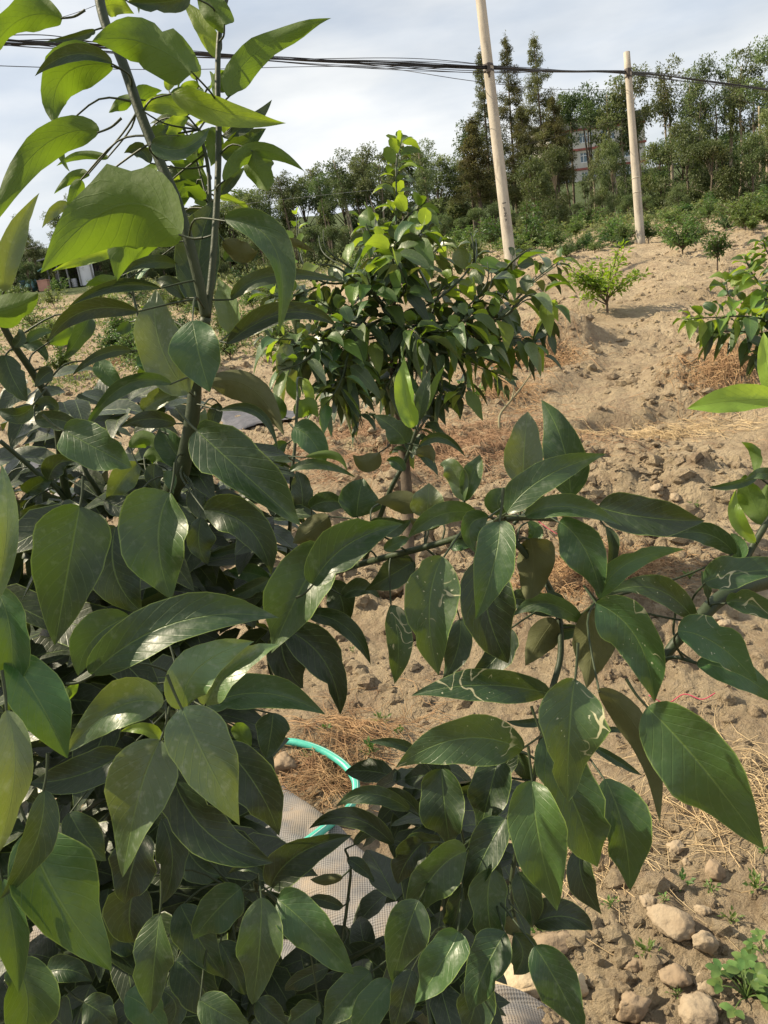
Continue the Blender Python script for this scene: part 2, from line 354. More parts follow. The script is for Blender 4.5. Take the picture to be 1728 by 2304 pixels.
# crops through which the photograph was measured: (offset x, offset y, scale)
CR = {1: (0, 0, 1.92), 2: (864, 0, 1.92), 3: (0, 768, 1.92), 4: (864, 768, 1.92), 5: (0, 1536, 1.92), 6: (864, 1536, 1.92), 7: (560, 280, 1.975), 0: (0, 0, 1.0)}
def S(c, x, y):
    o = CR[c]; return o[0]+x/o[2], o[1]+y/o[2]
DS = 1.3
class Plant:
    def __init__(s, root): s.root = root; s.loc = np.array(root.location); s.pts = []; s.n = 0; s.rad = []; s.k = 1.0; s.mass = None; s.gap = 0
    def stem(s, pts, r0, r1, name='branch', m=None, n=8):
        r0 *= s.k; r1 *= s.k
        pts = [np.asarray(p, float) for p in pts]
        rad = np.linspace(r0, r1, len(pts))
        V, Fc = tube(pts, rad, n, 6)
        link(name, new_mesh(name, np.array(V)-s.loc, Fc, m or stem_m, True), s.root)
        q, qr = cr_spline(pts, rad, 8); s.pts += list(q); s.rad += list(qr)
    def near(s, p):
        A = np.array(s.pts); d = np.linalg.norm(A-p, axis=1); k = int(np.argmin(d)); return A[k], d[k]
    def leaf(s, c, b, md, tp, wpx, d, kind, dt=0.0, roll=None, twist=None, fold=None, wave=None, top=None, dm=None):
        s.n += 1; rs = random.Random(s.n*13+5)
        d = d*DS; sc = CR[c][2]
        P0 = P(*S(c, *b), d); P1 = P(*S(c, *tp), d+dt*DS); 
        k = kind
        if top is None: top = -1 if k in 'UO' else 1
        roll = rs.uniform(-18, 18) if roll is None else roll
        twist = rs.uniform(-48, 48) if twist is None else twist
        fold = rs.uniform(.18, .6) if fold is None else fold
        wave = rs.uniform(*((.10, .22) if kind in 'UY' else (.05, .15))) if wave is None else wave
        Ln = np.linalg.norm(P1-P0)
        bulge = (.05+.06*rs.random())*Ln*top if dm is None else dm
        x, y = S(c, *md); Pm = P(x, y, d+dt*DS*.5-bulge)
        Wd = wpx/sc/F*d/max(.5, math.cos(R(roll)))*.98
        N = CAM-Pm; N /= np.linalg.norm(N)
        q, dist = s.near(P0); pr = .0010
        dirv = (P0-Pm)/np.linalg.norm(P0-Pm)
        if dist < .13: pet = (q, (q+P0)/2+dirv*min(.15*dist, .012)+np.array([0, 0, .05*dist]), pr)
        else: pet = (P0+dirv*.02+np.array([0, 0, .004]), P0+dirv*.01, pr)
        leaf_obj(s.root, s.loc, P0, Pm, P1, Wd, N, LM[k], s.n*7+1, pet, top=top, roll=roll, twist=twist, fold=fold, wave=wave)
    def shoot(s, pts, n, L_, kinds, r=(.004, .0015), droop=.35, spread=.9, start=.0, stems=True, seed=0, nv=8, tipup=.5):
        """leaves set alternately round a twig"""
        pts = [np.asarray(p, float) for p in pts]
        if stems: s.stem(pts, r[0], r[1], n=6)
        q, _ = cr_spline(pts, np.ones(len(pts)), 10); rs = random.Random(seed+int(abs(pts[0][0])*1000))
        ph = rs.random()*6
        for i in range(n):
            tt = start+(1-start)*(i+.5)/n; k = min(int(tt*(len(q)-1)), len(q)-2)
            p = q[k]+(q[k+1]-q[k])*(tt*(len(q)-1)-k); T = q[k+1]-q[k]; T /= np.linalg.norm(T)+1e-9
            ph += 2.4+rs.uniform(-.4, .4)
            a = np.cross(T, [0.31, .2, .93]); a /= np.linalg.norm(a); b = np.cross(T, a)
            o = a*math.cos(ph)+b*math.sin(ph)
            el = tipup*tt*1.2+rs.uniform(-.15, .25)
            D = o*spread+T*el; D /= np.linalg.norm(D)
            l = L_*rs.uniform(.7, 1.15)*(1-.25*(tt > .85)); pe = l*.16
            P0 = p+D*pe; dr = droop*rs.uniform(.5, 1.5)
            P1 = P0+D*l*.9+np.array([0, 0, -dr*l]); Pm = .5*(P0+P1)+np.array([0, 0, .10*l+.05*l*dr])
            N = np.array([0, 0, 1.])+o*.35+np.array([rs.uniform(-.5, .5), rs.uniform(-.6, .2), 0])
            N -= D*np.dot(N, D)*.9; N /= np.linalg.norm(N)
            s.n += 1
            if s.gap and float(vn(np.array(p[0]*5.5+p[2]*2.1), np.array(p[2]*6.5-p[1]*2.), 31)) < s.gap: continue
            kd = rs.choice(kinds if isinstance(kinds, str) else kinds(p))
            if s.mass is not None:
                V_, F_, U_, _m = leaf_geom(P0, Pm, P1, l*.5, N, seed=s.n*7+1, nv=6, nu=1, fold=rs.uniform(.15, .5), wave=.05, roll=rs.uniform(-25, 25)); o_ = len(s.mass[0])
                s.mass[0].extend(tuple(np.array(V_)-s.loc)); s.mass[1].extend([tuple(a_+o_ for a_ in f_) for f_ in F_]); s.mass[2].extend(U_); continue
            leaf_obj(s.root, s.loc, P0, Pm, P1, l*rs.uniform(.46, .58), N, LM[kd], s.n*7+1, (p, P0-D*pe*.3+np.array([0, 0, .003]), .0011), top=1,
                     roll=rs.uniform(-25, 25), twist=rs.uniform(-30, 30), fold=rs.uniform(.15, .5), wave=rs.uniform(.03, .08), nv=nv, nu=2)
# ------------------------------------------------------------------ ground
def soil_mat():
    m, t = mat('dry_soil'); o = t.nodes.new('ShaderNodeOutputMaterial'); b = t.nodes.new('ShaderNodeBsdfPrincipled')
    ob = t.nodes.new('ShaderNodeTexCoord').outputs['Object']
    c = mixc(t, mr(t, noise(t, ob, .8, 5), .38, .62), (.385, .30, .19), (.475, .38, .25))
    c = mixc(t, mr(t, noise(t, ob, 5, 7, .7), .45, .65), c, (.29, .215, .14))
    c = mixc(t, mr(t, noise(t, ob, 45, 5, .7), .5, .75, 0, .6), c, (.47, .38, .28))
    c = mixc(t, mr(t, noise(t, ob, 19, 4, .7, .5), .60, .72, 0, .5), c, (.20, .13, .085))
    c = mixc(t, mr(t, noise(t, ob, 1.7, 5, .7), .60, .72, 0, .35), c, (.17, .19, .06))     # thin green film of moss and seedlings
    spy = t.nodes.new('ShaderNodeSeparateXYZ'); t.links.new(ob, spy.inputs[0])     # the wood and the hill behind it grow on grass
    gy = mth(t, 'ADD', spy.outputs[1], mth(t, 'MULTIPLY', noise(t, ob, .25, 4), 16.))
    c = mixc(t, mr(t, gy, 50, 58), c, (.055, .075, .028))
    t.links.new(c, b.inputs['Base Color']); b.inputs['Roughness'].default_value = .95; b.inputs['Specular IOR Level'].default_value = .15
    b1 = t.nodes.new('ShaderNodeBump'); b1.inputs['Strength'].default_value = .9; b1.inputs['Distance'].default_value = .07
    vo = t.nodes.new('ShaderNodeTexVoronoi'); vo.inputs['Scale'].default_value = 22; t.links.new(ob, vo.inputs['Vector'])
    hh = mth(t, 'ADD', mth(t, 'MULTIPLY', vo.outputs['Distance'], -.5), noise(t, ob, 60, 7, .7))
    t.links.new(hh, b1.inputs['Height']); t.links.new(b1.outputs[0], b.inputs['Normal'])
    t.links.new(b.outputs[0], o.inputs['Surface']); return m
soil = soil_mat()
clodm = simple('soil_clod', (.42, .31, .205), (.33, .235, .15), 9, .95, .8, 80, .15, bdist=.01)
nr = 560
rr = np.concatenate([[.25], np.exp(np.linspace(math.log(.45), math.log(30), nr-60)), np.exp(np.linspace(math.log(31), math.log(900), 60))])
an = np.concatenate([np.linspace(-180, -42, 50)[:-1], np.linspace(-42, 42, 380), np.linspace(42, 180, 50)[1:-1]])
A, RR = np.meshgrid(np.radians(an), rr)
X = RR*np.sin(A); Y = RR*np.cos(A)
wn_ = sstep(60, 25, RR)
Z = h_ter(X, Y)*(1-wn_)+h_fine(X, Y)*wn_
V = np.stack([X, Y, Z], -1).reshape(-1, 3); na = len(an)
V = np.concatenate([V, [[0, 0, float(h_ter(0., 0.))]]])
i, k = np.meshgrid(np.arange(len(rr)-1), np.arange(na), indexing='ij'); k2 = (k+1) % na
Fq = np.stack([i*na+k, i*na+k2, (i+1)*na+k2, (i+1)*na+k], -1).reshape(-1, 4)[:, ::-1]
gm = new_mesh('ground', V, Fq, soil, True)
tag(link('ground', gm), 'dry tan tilled soil of the orchard slope', kind='structure')
# centre fan is closed by a small disc below the camera's feet
def gz(x, y): return float(h_fine(x, y))
# ------------------------------------------------------------------ clods and pebbles (uncountable)
ICO_V = []; ph_ = (1+5**.5)/2
for a_, b_ in ((-1, ph_), (1, ph_), (-1, -ph_), (1, -ph_)): ICO_V.append((a_, b_, 0))
for a_, b_ in ((-1, ph_), (1, ph_), (-1, -ph_), (1, -ph_)): ICO_V.append((0, a_, b_))
for a_, b_ in ((-1, ph_), (1, ph_), (-1, -ph_), (1, -ph_)): ICO_V.append((b_, 0, a_))
ICO_V = np.array(ICO_V)/np.linalg.norm((1, ph_))
from itertools import combinations
ICO_V = ICO_V
_d = np.linalg.norm(ICO_V[:, None]-ICO_V[None], axis=2); _e = _d[_d > .01].min()*1.05
ICO_F = []
for a_, b_, c_ in combinations(range(12), 3):
    if _d[a_, b_] < _e and _d[b_, c_] < _e and _d[a_, c_] < _e:
        n_ = np.cross(ICO_V[b_]-ICO_V[a_], ICO_V[c_]-ICO_V[a_])
        ICO_F.append((a_, b_, c_) if np.dot(n_, ICO_V[a_]) > 0 else (a_, c_, b_))
ICO_F = np.array(ICO_F)
def subdiv(Vv, Ff):
    Vl = list(map(tuple, Vv)); cache = {}; out = []
    def mid(a, b):
        k = (min(a, b), max(a, b))
        if k not in cache:
            m_ = (np.array(Vl[a])+np.array(Vl[b]))/2; m_ /= np.linalg.norm(m_); Vl.append(tuple(m_)); cache[k] = len(Vl)-1
        return cache[k]
    for a, b, c in Ff:
        x, y, z = mid(a, b), mid(b, c), mid(c, a); out += [(a, x, z), (b, y, x), (c, z, y), (x, y, z)]
    return np.array(Vl), np.array(out)
ICO1 = subdiv(ICO_V, ICO_F); ICO2 = subdiv(*ICO1); ICO3 = subdiv(*ICO2)
def clods(name, n, rmin, rmax, smin, smax, base, label, m=None, power=1.0, amax=36, thr=.40):
    r = rmin*(rmax/rmin)**(rng.random(n*3)**power); a = np.radians(rng.uniform(-amax, amax, n*3)); x = r*np.sin(a); y = r*np.cos(a)
    keep = fbm(x*1.3, y*1.3, 3, 21)+rng.normal(0, .07, n*3) > thr+.06*rng.random(n*3)+path_mask(x, y)*.22; x = x[keep][:n]; y = y[keep][:n]; r = r[keep][:n]; n = len(x)
    s = smin*(smax/smin)**(rng.random(n)**3.6)
    bv, bf = base; nvv = len(bv)
    W = bv[None]*(1+rng.normal(0, .17, (n, nvv, 1)))
    sc = np.stack([rng.uniform(.7, 1.3, n), rng.uniform(.7, 1.3, n), rng.uniform(.6, 1.0, n)], -1)*s[:, None]
    W = W*sc[:, None]; th = rng.uniform(0, 6.28, n); c, s_ = np.cos(th), np.sin(th)
    W = np.stack([W[..., 0]*c[:, None]-W[..., 1]*s_[:, None], W[..., 0]*s_[:, None]+W[..., 1]*c[:, None], W[..., 2]], -1)
    W += np.stack([x, y, h_fine(x, y)+s*.05], -1)[:, None]
    Fc = (bf[None]+(np.arange(n)*nvv)[:, None, None]).reshape(-1, 3)
    tag(link(name, new_mesh(name, W.reshape(-1, 3), Fc, m or soil, False)), label, kind='stuff')
clods('soil_clods', 4200, .9, 4.5, .005, .035, ICO1, 'loose crumbled soil clods scattered over the near ground', thr=.30)
clods('soil_clods', 34000, 3.5, 34, .007, .062, (ICO_V, ICO_F), 'loose crumbled soil clods scattered over the orchard slope', power=.9, thr=.35)
def rock_geom(c, sx, sy, sz, seed, base=ICO3, blocky=0.0):
    bv, bf = base; rs = np.random.default_rng(seed); o = rs.uniform(0, 50, 3)
    v = bv.copy()
    if blocky: 
        v = np.sign(v)*np.abs(v)**(1-blocky); 
    n1 = fbm(bv[:, 0]*1.6+o[0], bv[:, 1]*1.6+bv[:, 2]*1.3+o[1], 3, seed)-.5
    n2 = fbm(bv[:, 0]*5+o[1], bv[:, 1]*5-bv[:, 2]*4+o[2], 3, seed+4)-.5
    n3 = np.abs(vn(bv[:, 0]*4+bv[:, 2]*3+o[0], bv[:, 1]*4+o[2], seed)-.5)
    for _ in range(13):                      # broken faces
        pn = rs.normal(0, 1, 3); pn /= np.linalg.norm(pn); v = v-np.maximum(0, v@pn-rs.uniform(.62, .9))[:, None]*pn
    v = v*(1+n1*.45+n2*.22-n3*.15)[:, None]*np.array([sx, sy, sz])*1.12
    th = rs.uniform(0, 6.28) if not blocky else .2; c_, s_ = math.cos(th), math.sin(th)
    v = np.stack([v[:, 0]*c_-v[:, 1]*s_, v[:, 0]*s_+v[:, 1]*c_, v[:, 2]], -1)
    return v, bf
rockm = simple('pale_clod', (.33, .265, .185), (.24, .185, .125), 14, .95, .55, 90, .15, bdist=.009)
rockm2 = simple('brown_clod', (.28, .215, .145), (.20, .145, .095), 14, .95, .55, 70, .15, bdist=.009)
stonem = simple('cream_stone', (.48, .40, .27), (.33, .25, .16), 10, .9, .7, 60, .2, bdist=.01)
# ------------------------------------------------------------------ straw (uncountable)
straw_m = simple('dry_straw', (.44, .29, .15), (.27, .155, .08), 20, .7, 0, 40, .3)
straw_r = simple('red_brown_weeds', (.38, .25, .15), (.27, .16, .09), 5, .8, 0, 40, .3)
straw_p = simple('pale_straw', (.60, .47, .28), (.42, .30, .16), 6, .7, 0, 40, .3)
def straw(label, cx, cy, rx, ry, n, m, lmin=.05, lmax=.22, th=.0011, up=.05):
    Vs = []; Fs = []; off = 0
    for _ in range(int(n*1.5)):
        a = random.random()*6.28; q = abs(random.gauss(0, .55)); x = cx+rx*q*math.cos(a); y = cy+ry*q*math.sin(a)
        l = random.uniform(lmin, lmax); dr = random.random()*6.28; cv = random.uniform(-2.5, 2.5); lift = random.random()*up*(1-min(q, 1)*.6); pts = []
        tl = random.uniform(-.4, .4)
        for k in range(5):
            t = k/4; pts.append((x, y, 0, t)); x += math.cos(dr+cv*t)*l/4; y += math.sin(dr+cv*t)*l/4
        xs = np.array([p[0] for p in pts]); ys = np.array([p[1] for p in pts]); zz = h_fine(xs, ys)
        z0 = zz.max(); 
        pp = [(xs[k], ys[k], zz[k]+.004+lift*math.sin(math.pi*(k/4))+lift*.5*(1+tl*(k/4))) for k in range(5)]
        w_ = th*random.uniform(.55, 1.35)
        for k, p in enumerate(pp):
            Vs += [(p[0], p[1], p[2]+w_), (p[0]+w_*math.sin(dr), p[1]-w_*math.cos(dr), p[2]-w_*.6), (p[0]-w_*math.sin(dr), p[1]+w_*math.cos(dr), p[2]-w_*.6)]
        for k in range(4):
            b = off+k*3
            for j in range(3): Fs.append((b+j, b+(j+1) % 3, b+3+(j+1) % 3, b+3+j))
        off += 15
    tag(link('straw', new_mesh('straw', Vs, np.array(Fs), m, True)), label, kind='stuff')
for (lb, px, py, rx, ry, n, m, th, up) in [
    ('heaped orange dry vines on the mound right of the young citrus tree', 1190, 815, .55, .55, 1500, straw_m, .002, .14),
    ('dry straw scattered beside the bare sapling', 1130, 890, .5, .5, 500, straw_m, .0017, .05),
    ('reddish dry weeds scattered on the soil below the young citrus tree', 1000, 1010, 1.3, .8, 3200, straw_r, .0015, .035),
    ('reddish dry weeds at the far side of the grey sheet', 760, 1000, 1.3, .8, 2000, straw_r, .0015, .035),
    ('tangled dry straw heap behind the scarred foreground leaves', 1330, 1300, .42, .36, 2000, straw_m, .0012, .06),
    ('dry straw on the mound at the right edge', 1640, 830, .5, .35, 600, straw_m, .002, .07),
    ('thin straw along the path edge', 1480, 970, 1.3, .25, 500, straw_p, .0014, .03),
    ('pale straw strewn on the soil at the lower right edge', 1640, 1790, .22, .28, 200, straw_p, .0010, .03),
    ('loose straw stalks on the bare soil at centre', 800, 1650, .35, .3, 260, straw_m, .0009, .02),
    ('dry straw bits on the soil near the stone', 1350, 1900, .35, .25, 160, straw_p, .0009, .015),
    ('dry straw bits around the hose bend', 740, 1760, .2, .14, 260, straw_m, .0009, .02),
    ('dry weeds on the soil at the left', 250, 820, 1.2, 1.2, 500, straw_m, .002, .04)]:
    g = G(px, py); straw(lb, g[0], g[1], rx, ry, n, m, th=th, up=up)

# ------------------------------------------------------------------ single stones and big clods
def rock(px, py, wpx, hpx, label, m=rockm, seed=0, name='soil_clod', blocky=0, cat='clod', sink=.25, group=None):
    g = G(px, py); d = depth(g); s = wpx/2/F*d*.85; hz = hpx/F*d*.62
    v, f = rock_geom(None, s, s*.8, max(hz*.62, s*.35), seed, blocky=blocky)
    o = link(name, new_mesh(name, v, f, m, True), None, (g[0], g[1], g[2]+max(hz*.62, s*.35)*(1-sink*2.2)))
    return tag(o, label, cat, group)
rock(1176, 2235, 118, 95, 'squared cream stone lying on the edge of the grey cloth', stonem, 3, 'stone', .45, 'stone', .05)
rock(1290, 2215, 70, 50, 'small tan stone tucked against the squared cream stone', stonem, 31, 'stone', .2, 'stone', .2)
rock(1508, 2098, 118, 70, 'pale jagged clod in the lower right, between two small weeds', rockm, 4)
rock(1580, 2140, 70, 70, 'upright pale clod right of the jagged pale clod', rockm, 5)
rock(1425, 2272, 96, 84, 'large rounded grey brown clod at the bottom edge', rockm2, 6)
rock(1515, 2205, 90, 55, 'reddish brown clod above the large rounded bottom clod', rockm2, 7)
rock(1590, 2215, 80, 45, 'low pale clod right of the reddish brown clod', rockm, 8)
rock(1640, 2190, 44, 44, 'small grey clod near the leafy weed at the lower right', rockm, 9)
rock(1610, 1975, 60, 55, 'mossy yellow brown clod below the pale straw', rockm2, 10)
rock(1522, 1915, 56, 40, 'chalky lump beside the hanging tip of the lowest big leaf', rockm, 11)
rock(1545, 1950, 26, 30, 'small chalky crumb under the chalky lump', rockm, 12)
rock(1580, 2060, 40, 26, 'flat pale clod above the upright pale clod', rockm, 13)
rock(1460, 2050, 50, 30, 'flat grey flake of soil left of the small round weed', rockm, 14)
rock(1570, 2280, 110, 50, 'broad tan clod at the bottom right edge', rockm, 15)
rock(640, 1735, 80, 60, 'brown earth lump beside the green hose', rockm2, 16)
rock(1240, 2130, 110, 40, 'low brown earth lump under the hanging lower leaves', rockm2, 17)
rock(1600, 1400, 60, 40, 'crumbly clod behind the stem of the scarred branch', rockm, 18)
rock(1630, 1415, 44, 30, 'small clod on the right of the crumbly clod', rockm, 19)
rock(1480, 1105, 40, 28, 'grey clod on the bank below the path', rockm, 20)
rock(1520, 1125, 34, 26, 'darker clod to the right of the grey bank clod', rockm, 21)
rock(1425, 2160, 60, 40, 'brown clod left of the jagged pale clod', rockm2, 22)
# ------------------------------------------------------------------ grey ground cloth, black sheet, hose
def cloth_mat():
    m, t = mat('dotted_grey_cloth'); o = t.nodes.new('ShaderNodeOutputMaterial'); b = t.nodes.new('ShaderNodeBsdfPrincipled')
    uv = t.nodes.new('ShaderNodeTexCoord').outputs['UV']; sp = t.nodes.new('ShaderNodeSeparateXYZ'); t.links.new(uv, sp.inputs[0])
    k = 2*math.pi/.0115
    a = mth(t, 'SINE', mth(t, 'MULTIPLY', mth(t, 'ADD', sp.outputs[0], sp.outputs[1]), k)); c = mth(t, 'SINE', mth(t, 'MULTIPLY', mth(t, 'SUBTRACT', sp.outputs[0], sp.outputs[1]), k))
    f = mr(t, mth(t, 'MULTIPLY', a, c), -.2, .5, 0, 1)
    col = mixc(t, f, (.215, .205, .195), (.105, .10, .095))
    col = mixc(t, mr(t, noise(t, uv, 5, 7, .65), .46, .68, 0, .85), col, (.30, .235, .165))
    t.links.new(col, b.inputs['Base Color']); b.inputs['Roughness'].default_value = .8
    bp = t.nodes.new('ShaderNodeBump'); bp.inputs['Strength'].default_value = .6; bp.inputs['Distance'].default_value = .002; bp.invert = True
    t.links.new(f, bp.inputs['Height']); t.links.new(bp.outputs[0], b.inputs['Normal'])
    t.links.new(b.outputs[0], o.inputs['Surface']); return m
clothm = cloth_mat()
def sheet(name, far, near, nu_, nv_, m, lift, amp, label, cat, seed=0, fs=9):
    Fp = np.array([G(*p, fine=False)[:2] for p in far]); Np = np.array([G(*p, fine=False)[:2] for p in near])
    def samp(A, n):
        s_ = np.concatenate([[0], np.cumsum(np.linalg.norm(np.diff(A, axis=0), axis=1))]); q = np.linspace(0, s_[-1], n)
        return np.stack([np.interp(q, s_, A[:, 0]), np.interp(q, s_, A[:, 1])], -1)
    a = samp(Fp, nu_); b = samp(Np, nu_); v = np.linspace(0, 1, nv_)[:, None, None]
    XY = a[None]*(1-v)+b[None]*v
    x, y = XY[..., 0], XY[..., 1]
    z = h_ter(x, y)+lift+np.abs(fbm(x*fs*.4+y*fs, y*fs*.5-x*fs*.3, 3, seed)-.5)*amp*2+fbm(x*3, y*3, 2, seed+3)*amp*.5
    e = 1-np.exp(-np.minimum(np.minimum(np.arange(nu_), np.arange(nu_)[::-1])[None, :]*np.ones((nv_, 1)), np.arange(nv_)[:, None]*np.ones((1, nu_)))/3.)
    z = h_ter(x, y)+.012+(z-h_ter(x, y)-.012)*e
    Vv = np.stack([x, y, z], -1).reshape(-1, 3)
    i, k = np.meshgrid(np.arange(nv_-1), np.arange(nu_-1), indexing='ij')
    Fq = np.stack([i*nu_+k, i*nu_+k+1, (i+1)*nu_+k+1, (i+1)*nu_+k], -1).reshape(-1, 4)[:, ::-1]
    o = link(name, new_mesh(name, Vv, Fq, m, True, Vv[:, :2])); tag(o, label, cat)
    md = o.modifiers.new('thickness', 'SOLIDIFY'); md.thickness = .002
    return o, (lambda X_, Y_: float(h_ter(X_, Y_))+lift+amp)
sheet('ground_cloth', [(-250, 1985), (250, 1850), (560, 1790), (640, 1775), (735, 1850), (850, 1960), (950, 2100), (1050, 2240), (1250, 2292)],
      [(-450, 2700), (0, 2700), (400, 2700), (700, 2700), (900, 2650), (1050, 2600), (1150, 2540), (1235, 2400)], 160, 110, clothm, .04, .055, 'grey dotted woven cloth spread over the soil under the foreground tree', 'ground cloth', 5)
filmm = simple('dark_film', (.09, .085, .095), (.05, .05, .055), 20, .5, .4, 60, .5)
sheet('plastic_sheet', [(480, 925), (560, 918), (640, 922), (690, 935)], [(520, 985), (580, 965), (650, 952), (720, 948)], 30, 14, filmm, .03, .04, 'dark grey plastic sheet lying on the soil behind the foreground tree', 'plastic sheet', 8, 5)
sheet('plastic_sheet', [(0, 1010), (60, 1020), (160, 1090)], [(0, 1085), (80, 1110), (190, 1150)], 24, 12, filmm, .03, .05, 'dark plastic sheet glimpsed low between leaves at the left edge', 'plastic sheet', 18, 5)
hosem = simple('hose_green', (.05, .36, .27), (.09, .46, .36), 20, .35, .1, 200, .5)
hp = []
for (a, b, lf) in [(560, 1695, .02), (640, 1688, .03), (690, 1700, .04), (740, 1722, .045), (785, 1755, .045), (806, 1795, .045), (796, 1845, .05), (765, 1895, .075), (715, 1945, .085), (660, 1985, .085), (600, 2015, .085), (540, 2030, .08), (470, 2035, .08), (380, 2030, .08)]:
    g = G(a, b, False); hp.append(g+np.array([0, 0, lf]))
hs_root = thing('garden_hose', 'green plastic hose curving over the soil and grey cloth', 'hose', hp[4])
Vh, Fh = tube(hp, [.012]*len(hp), 14, 8, True)
link('hose_tube', new_mesh('hose_tube', np.array(Vh)-np.array(hp[4]), Fh, hosem, True), hs_root)
stripem = simple('hose_stripe', (.55, .70, .62), (.42, .62, .54), 20, .4, 0, 200, .5)
for off in (-.008, .008):
    Vh, Fh = tube([p+np.array([off*.7, -.002, .0096]) for p in hp], [.0016]*len(hp), 5, 8, True)
    link('stripe', new_mesh('stripe', np.array(Vh)-np.array(hp[4]), Fh, stripem, True), hs_root)
stringm = simple('red_string', (.45, .06, .10), (.35, .04, .08), 20, .6)
for pts, lb in (([(1215, 1205), (1235, 1216), (1262, 1222), (1285, 1216), (1300, 1224)], 'thin red string lying on the straw heap'), ([(1460, 1575), (1500, 1582), (1540, 1578), (1580, 1590), (1610, 1588)], 'thin red string lying on bare soil right of the hanging leaves')):
    q = [G(*p)+np.array([0, 0, .02]) for p in pts]; Vh, Fh = tube(q, [.0018]*len(q), 6, 5)
    o = link('string', new_mesh('string', np.array(Vh)-q[0], Fh, stringm, True), None, tuple(q[0])); tag(o, lb, 'string')
# ------------------------------------------------------------------ weeds
def quad_leaves(n, place, size, aspect=.5, up=None):
    """folded diamond leaves; place(n)->points, outward dirs"""
    p, D = place; s = size[0]+(size[1]-size[0])*rng.random(n)
    D = D/(np.linalg.norm(D, axis=1)[:, None]+1e-9)
    u = np.array([0, 0, 1.])+rng.normal(0, .45, (n, 3)) if up is None else up+rng.normal(0, .3, (n, 3))
    Sd = np.cross(D, u); Sd /= (np.linalg.norm(Sd, axis=1)[:, None]+1e-9); N = np.cross(Sd, D)
    L_ = s[:, None]; a = p; b = p+D*L_*.45+Sd*L_*aspect*.5+N*L_*.10; c = p+D*L_-N*L_*.12; d = p+D*L_*.45-Sd*L_*aspect*.5+N*L_*.10; e = p+D*L_*.5
    V = np.stack([a, b, c, d, e], 1).reshape(-1, 3)
    o = (np.arange(n)*5)[:, None]
    Fc = np.concatenate([o+np.array([[0, 4, 1]]), o+np.array([[1, 4, 2]]), o+np.array([[0, 3, 4]]), o+np.array([[3, 2, 4]])], 0)
    return V, Fc
def fol_mat(name, c1, c2, trans=.3, rough=.5, scale=1.2, tc_=None, spec=.35, c3=None):
    m, t = mat(name); o = t.nodes.new('ShaderNodeOutputMaterial'); b = t.nodes.new('ShaderNodeBsdfPrincipled')
    ob = t.nodes.new('ShaderNodeTexCoord').outputs['Object']; oi = t.nodes.new('ShaderNodeObjectInfo')
    va = t.nodes.new('ShaderNodeVectorMath'); va.operation = 'ADD'; t.links.new(ob, va.inputs[0]); cm = t.nodes.new('ShaderNodeCombineXYZ'); t.links.new(mth(t, 'MULTIPLY', oi.outputs['Random'], 91.), cm.inputs[0]); t.links.new(cm.outputs[0], va.inputs[1])
    c = mixc(t, mr(t, noise(t, va.outputs[0], scale, 5, .7), .35, .65), c1, c2)
    if c3: c = mixc(t, mr(t, noise(t, va.outputs[0], scale*.6, 4, .6), .56, .68, 0, .8), c, c3)
    hs = t.nodes.new('ShaderNodeHueSaturation'); t.links.new(c, hs.inputs['Color']); t.links.new(mr(t, oi.outputs['Random'], 0, 1, .48, .52), hs.inputs['Hue']); t.links.new(mr(t, mth(t, 'FRACT', mth(t, 'MULTIPLY', oi.outputs['Random'], 5.7)), 0, 1, .75, 1.3), hs.inputs['Value'])
    t.links.new(hs.outputs[0], b.inputs['Base Color']); b.inputs['Roughness'].default_value = rough; b.inputs['Specular IOR Level'].default_value = spec
    tr = t.nodes.new('ShaderNodeBsdfTranslucent'); h2 = mixc(t, 1.0, hs.outputs[0], (1, 1, 1), 'MULTIPLY'); g_ = t.nodes.new('ShaderNodeHueSaturation'); g_.inputs['Value'].default_value = 1.9; g_.inputs['Saturation'].default_value = 1.15; t.links.new(hs.outputs[0], g_.inputs['Color']); t.links.new(g_.outputs[0], tr.inputs['Color'])
    ms = t.nodes.new('ShaderNodeMixShader'); ms.inputs[0].default_value = trans; t.links.new(b.outputs[0], ms.inputs[1]); t.links.new(tr.outputs[0], ms.inputs[2]); t.links.new(ms.outputs[0], o.inputs['Surface']); return m
weedm = fol_mat('weed_green', (.07, .13, .035), (.12, .19, .05), .3, .5, 30)
bushm = fol_mat('bush_green', (.06, .10, .028), (.12, .17, .048), .3, .42, 4)
bushy = fol_mat('bush_bright', (.12, .20, .03), (.22, .30, .05), .4, .42, 6)
darkbush = fol_mat('bush_dark', (.03, .065, .018), (.06, .11, .03), .25, .45, 3)
undm = fol_mat('undergrowth', (.085, .11, .038), (.17, .18, .075), .3, .6, .8)
euc = fol_mat('tree_leaf_grey_green', (.08, .11, .045), (.145, .175, .07), .28, .55, .5, c3=(.14, .14, .055))
camp = fol_mat('tree_leaf_deep', (.06, .09, .032), (.11, .145, .05), .25, .55, .4, c3=(.13, .125, .045))
conm = fol_mat('conifer_leaf', (.09, .11, .045), (.14, .15, .06), .25, .7, .4, c3=(.14, .11, .05))
rust = fol_mat('conifer_rust', (.13, .12, .045), (.10, .12, .045), .25, .7, .4)
treebark = simple('tree_bark', (.20, .165, .125), (.11, .09, .07), 3, .9, .4, 20, .1)
palebark = simple('pale_bark', (.34, .29, .22), (.20, .165, .12), 3, .9, .4, 20, .1)
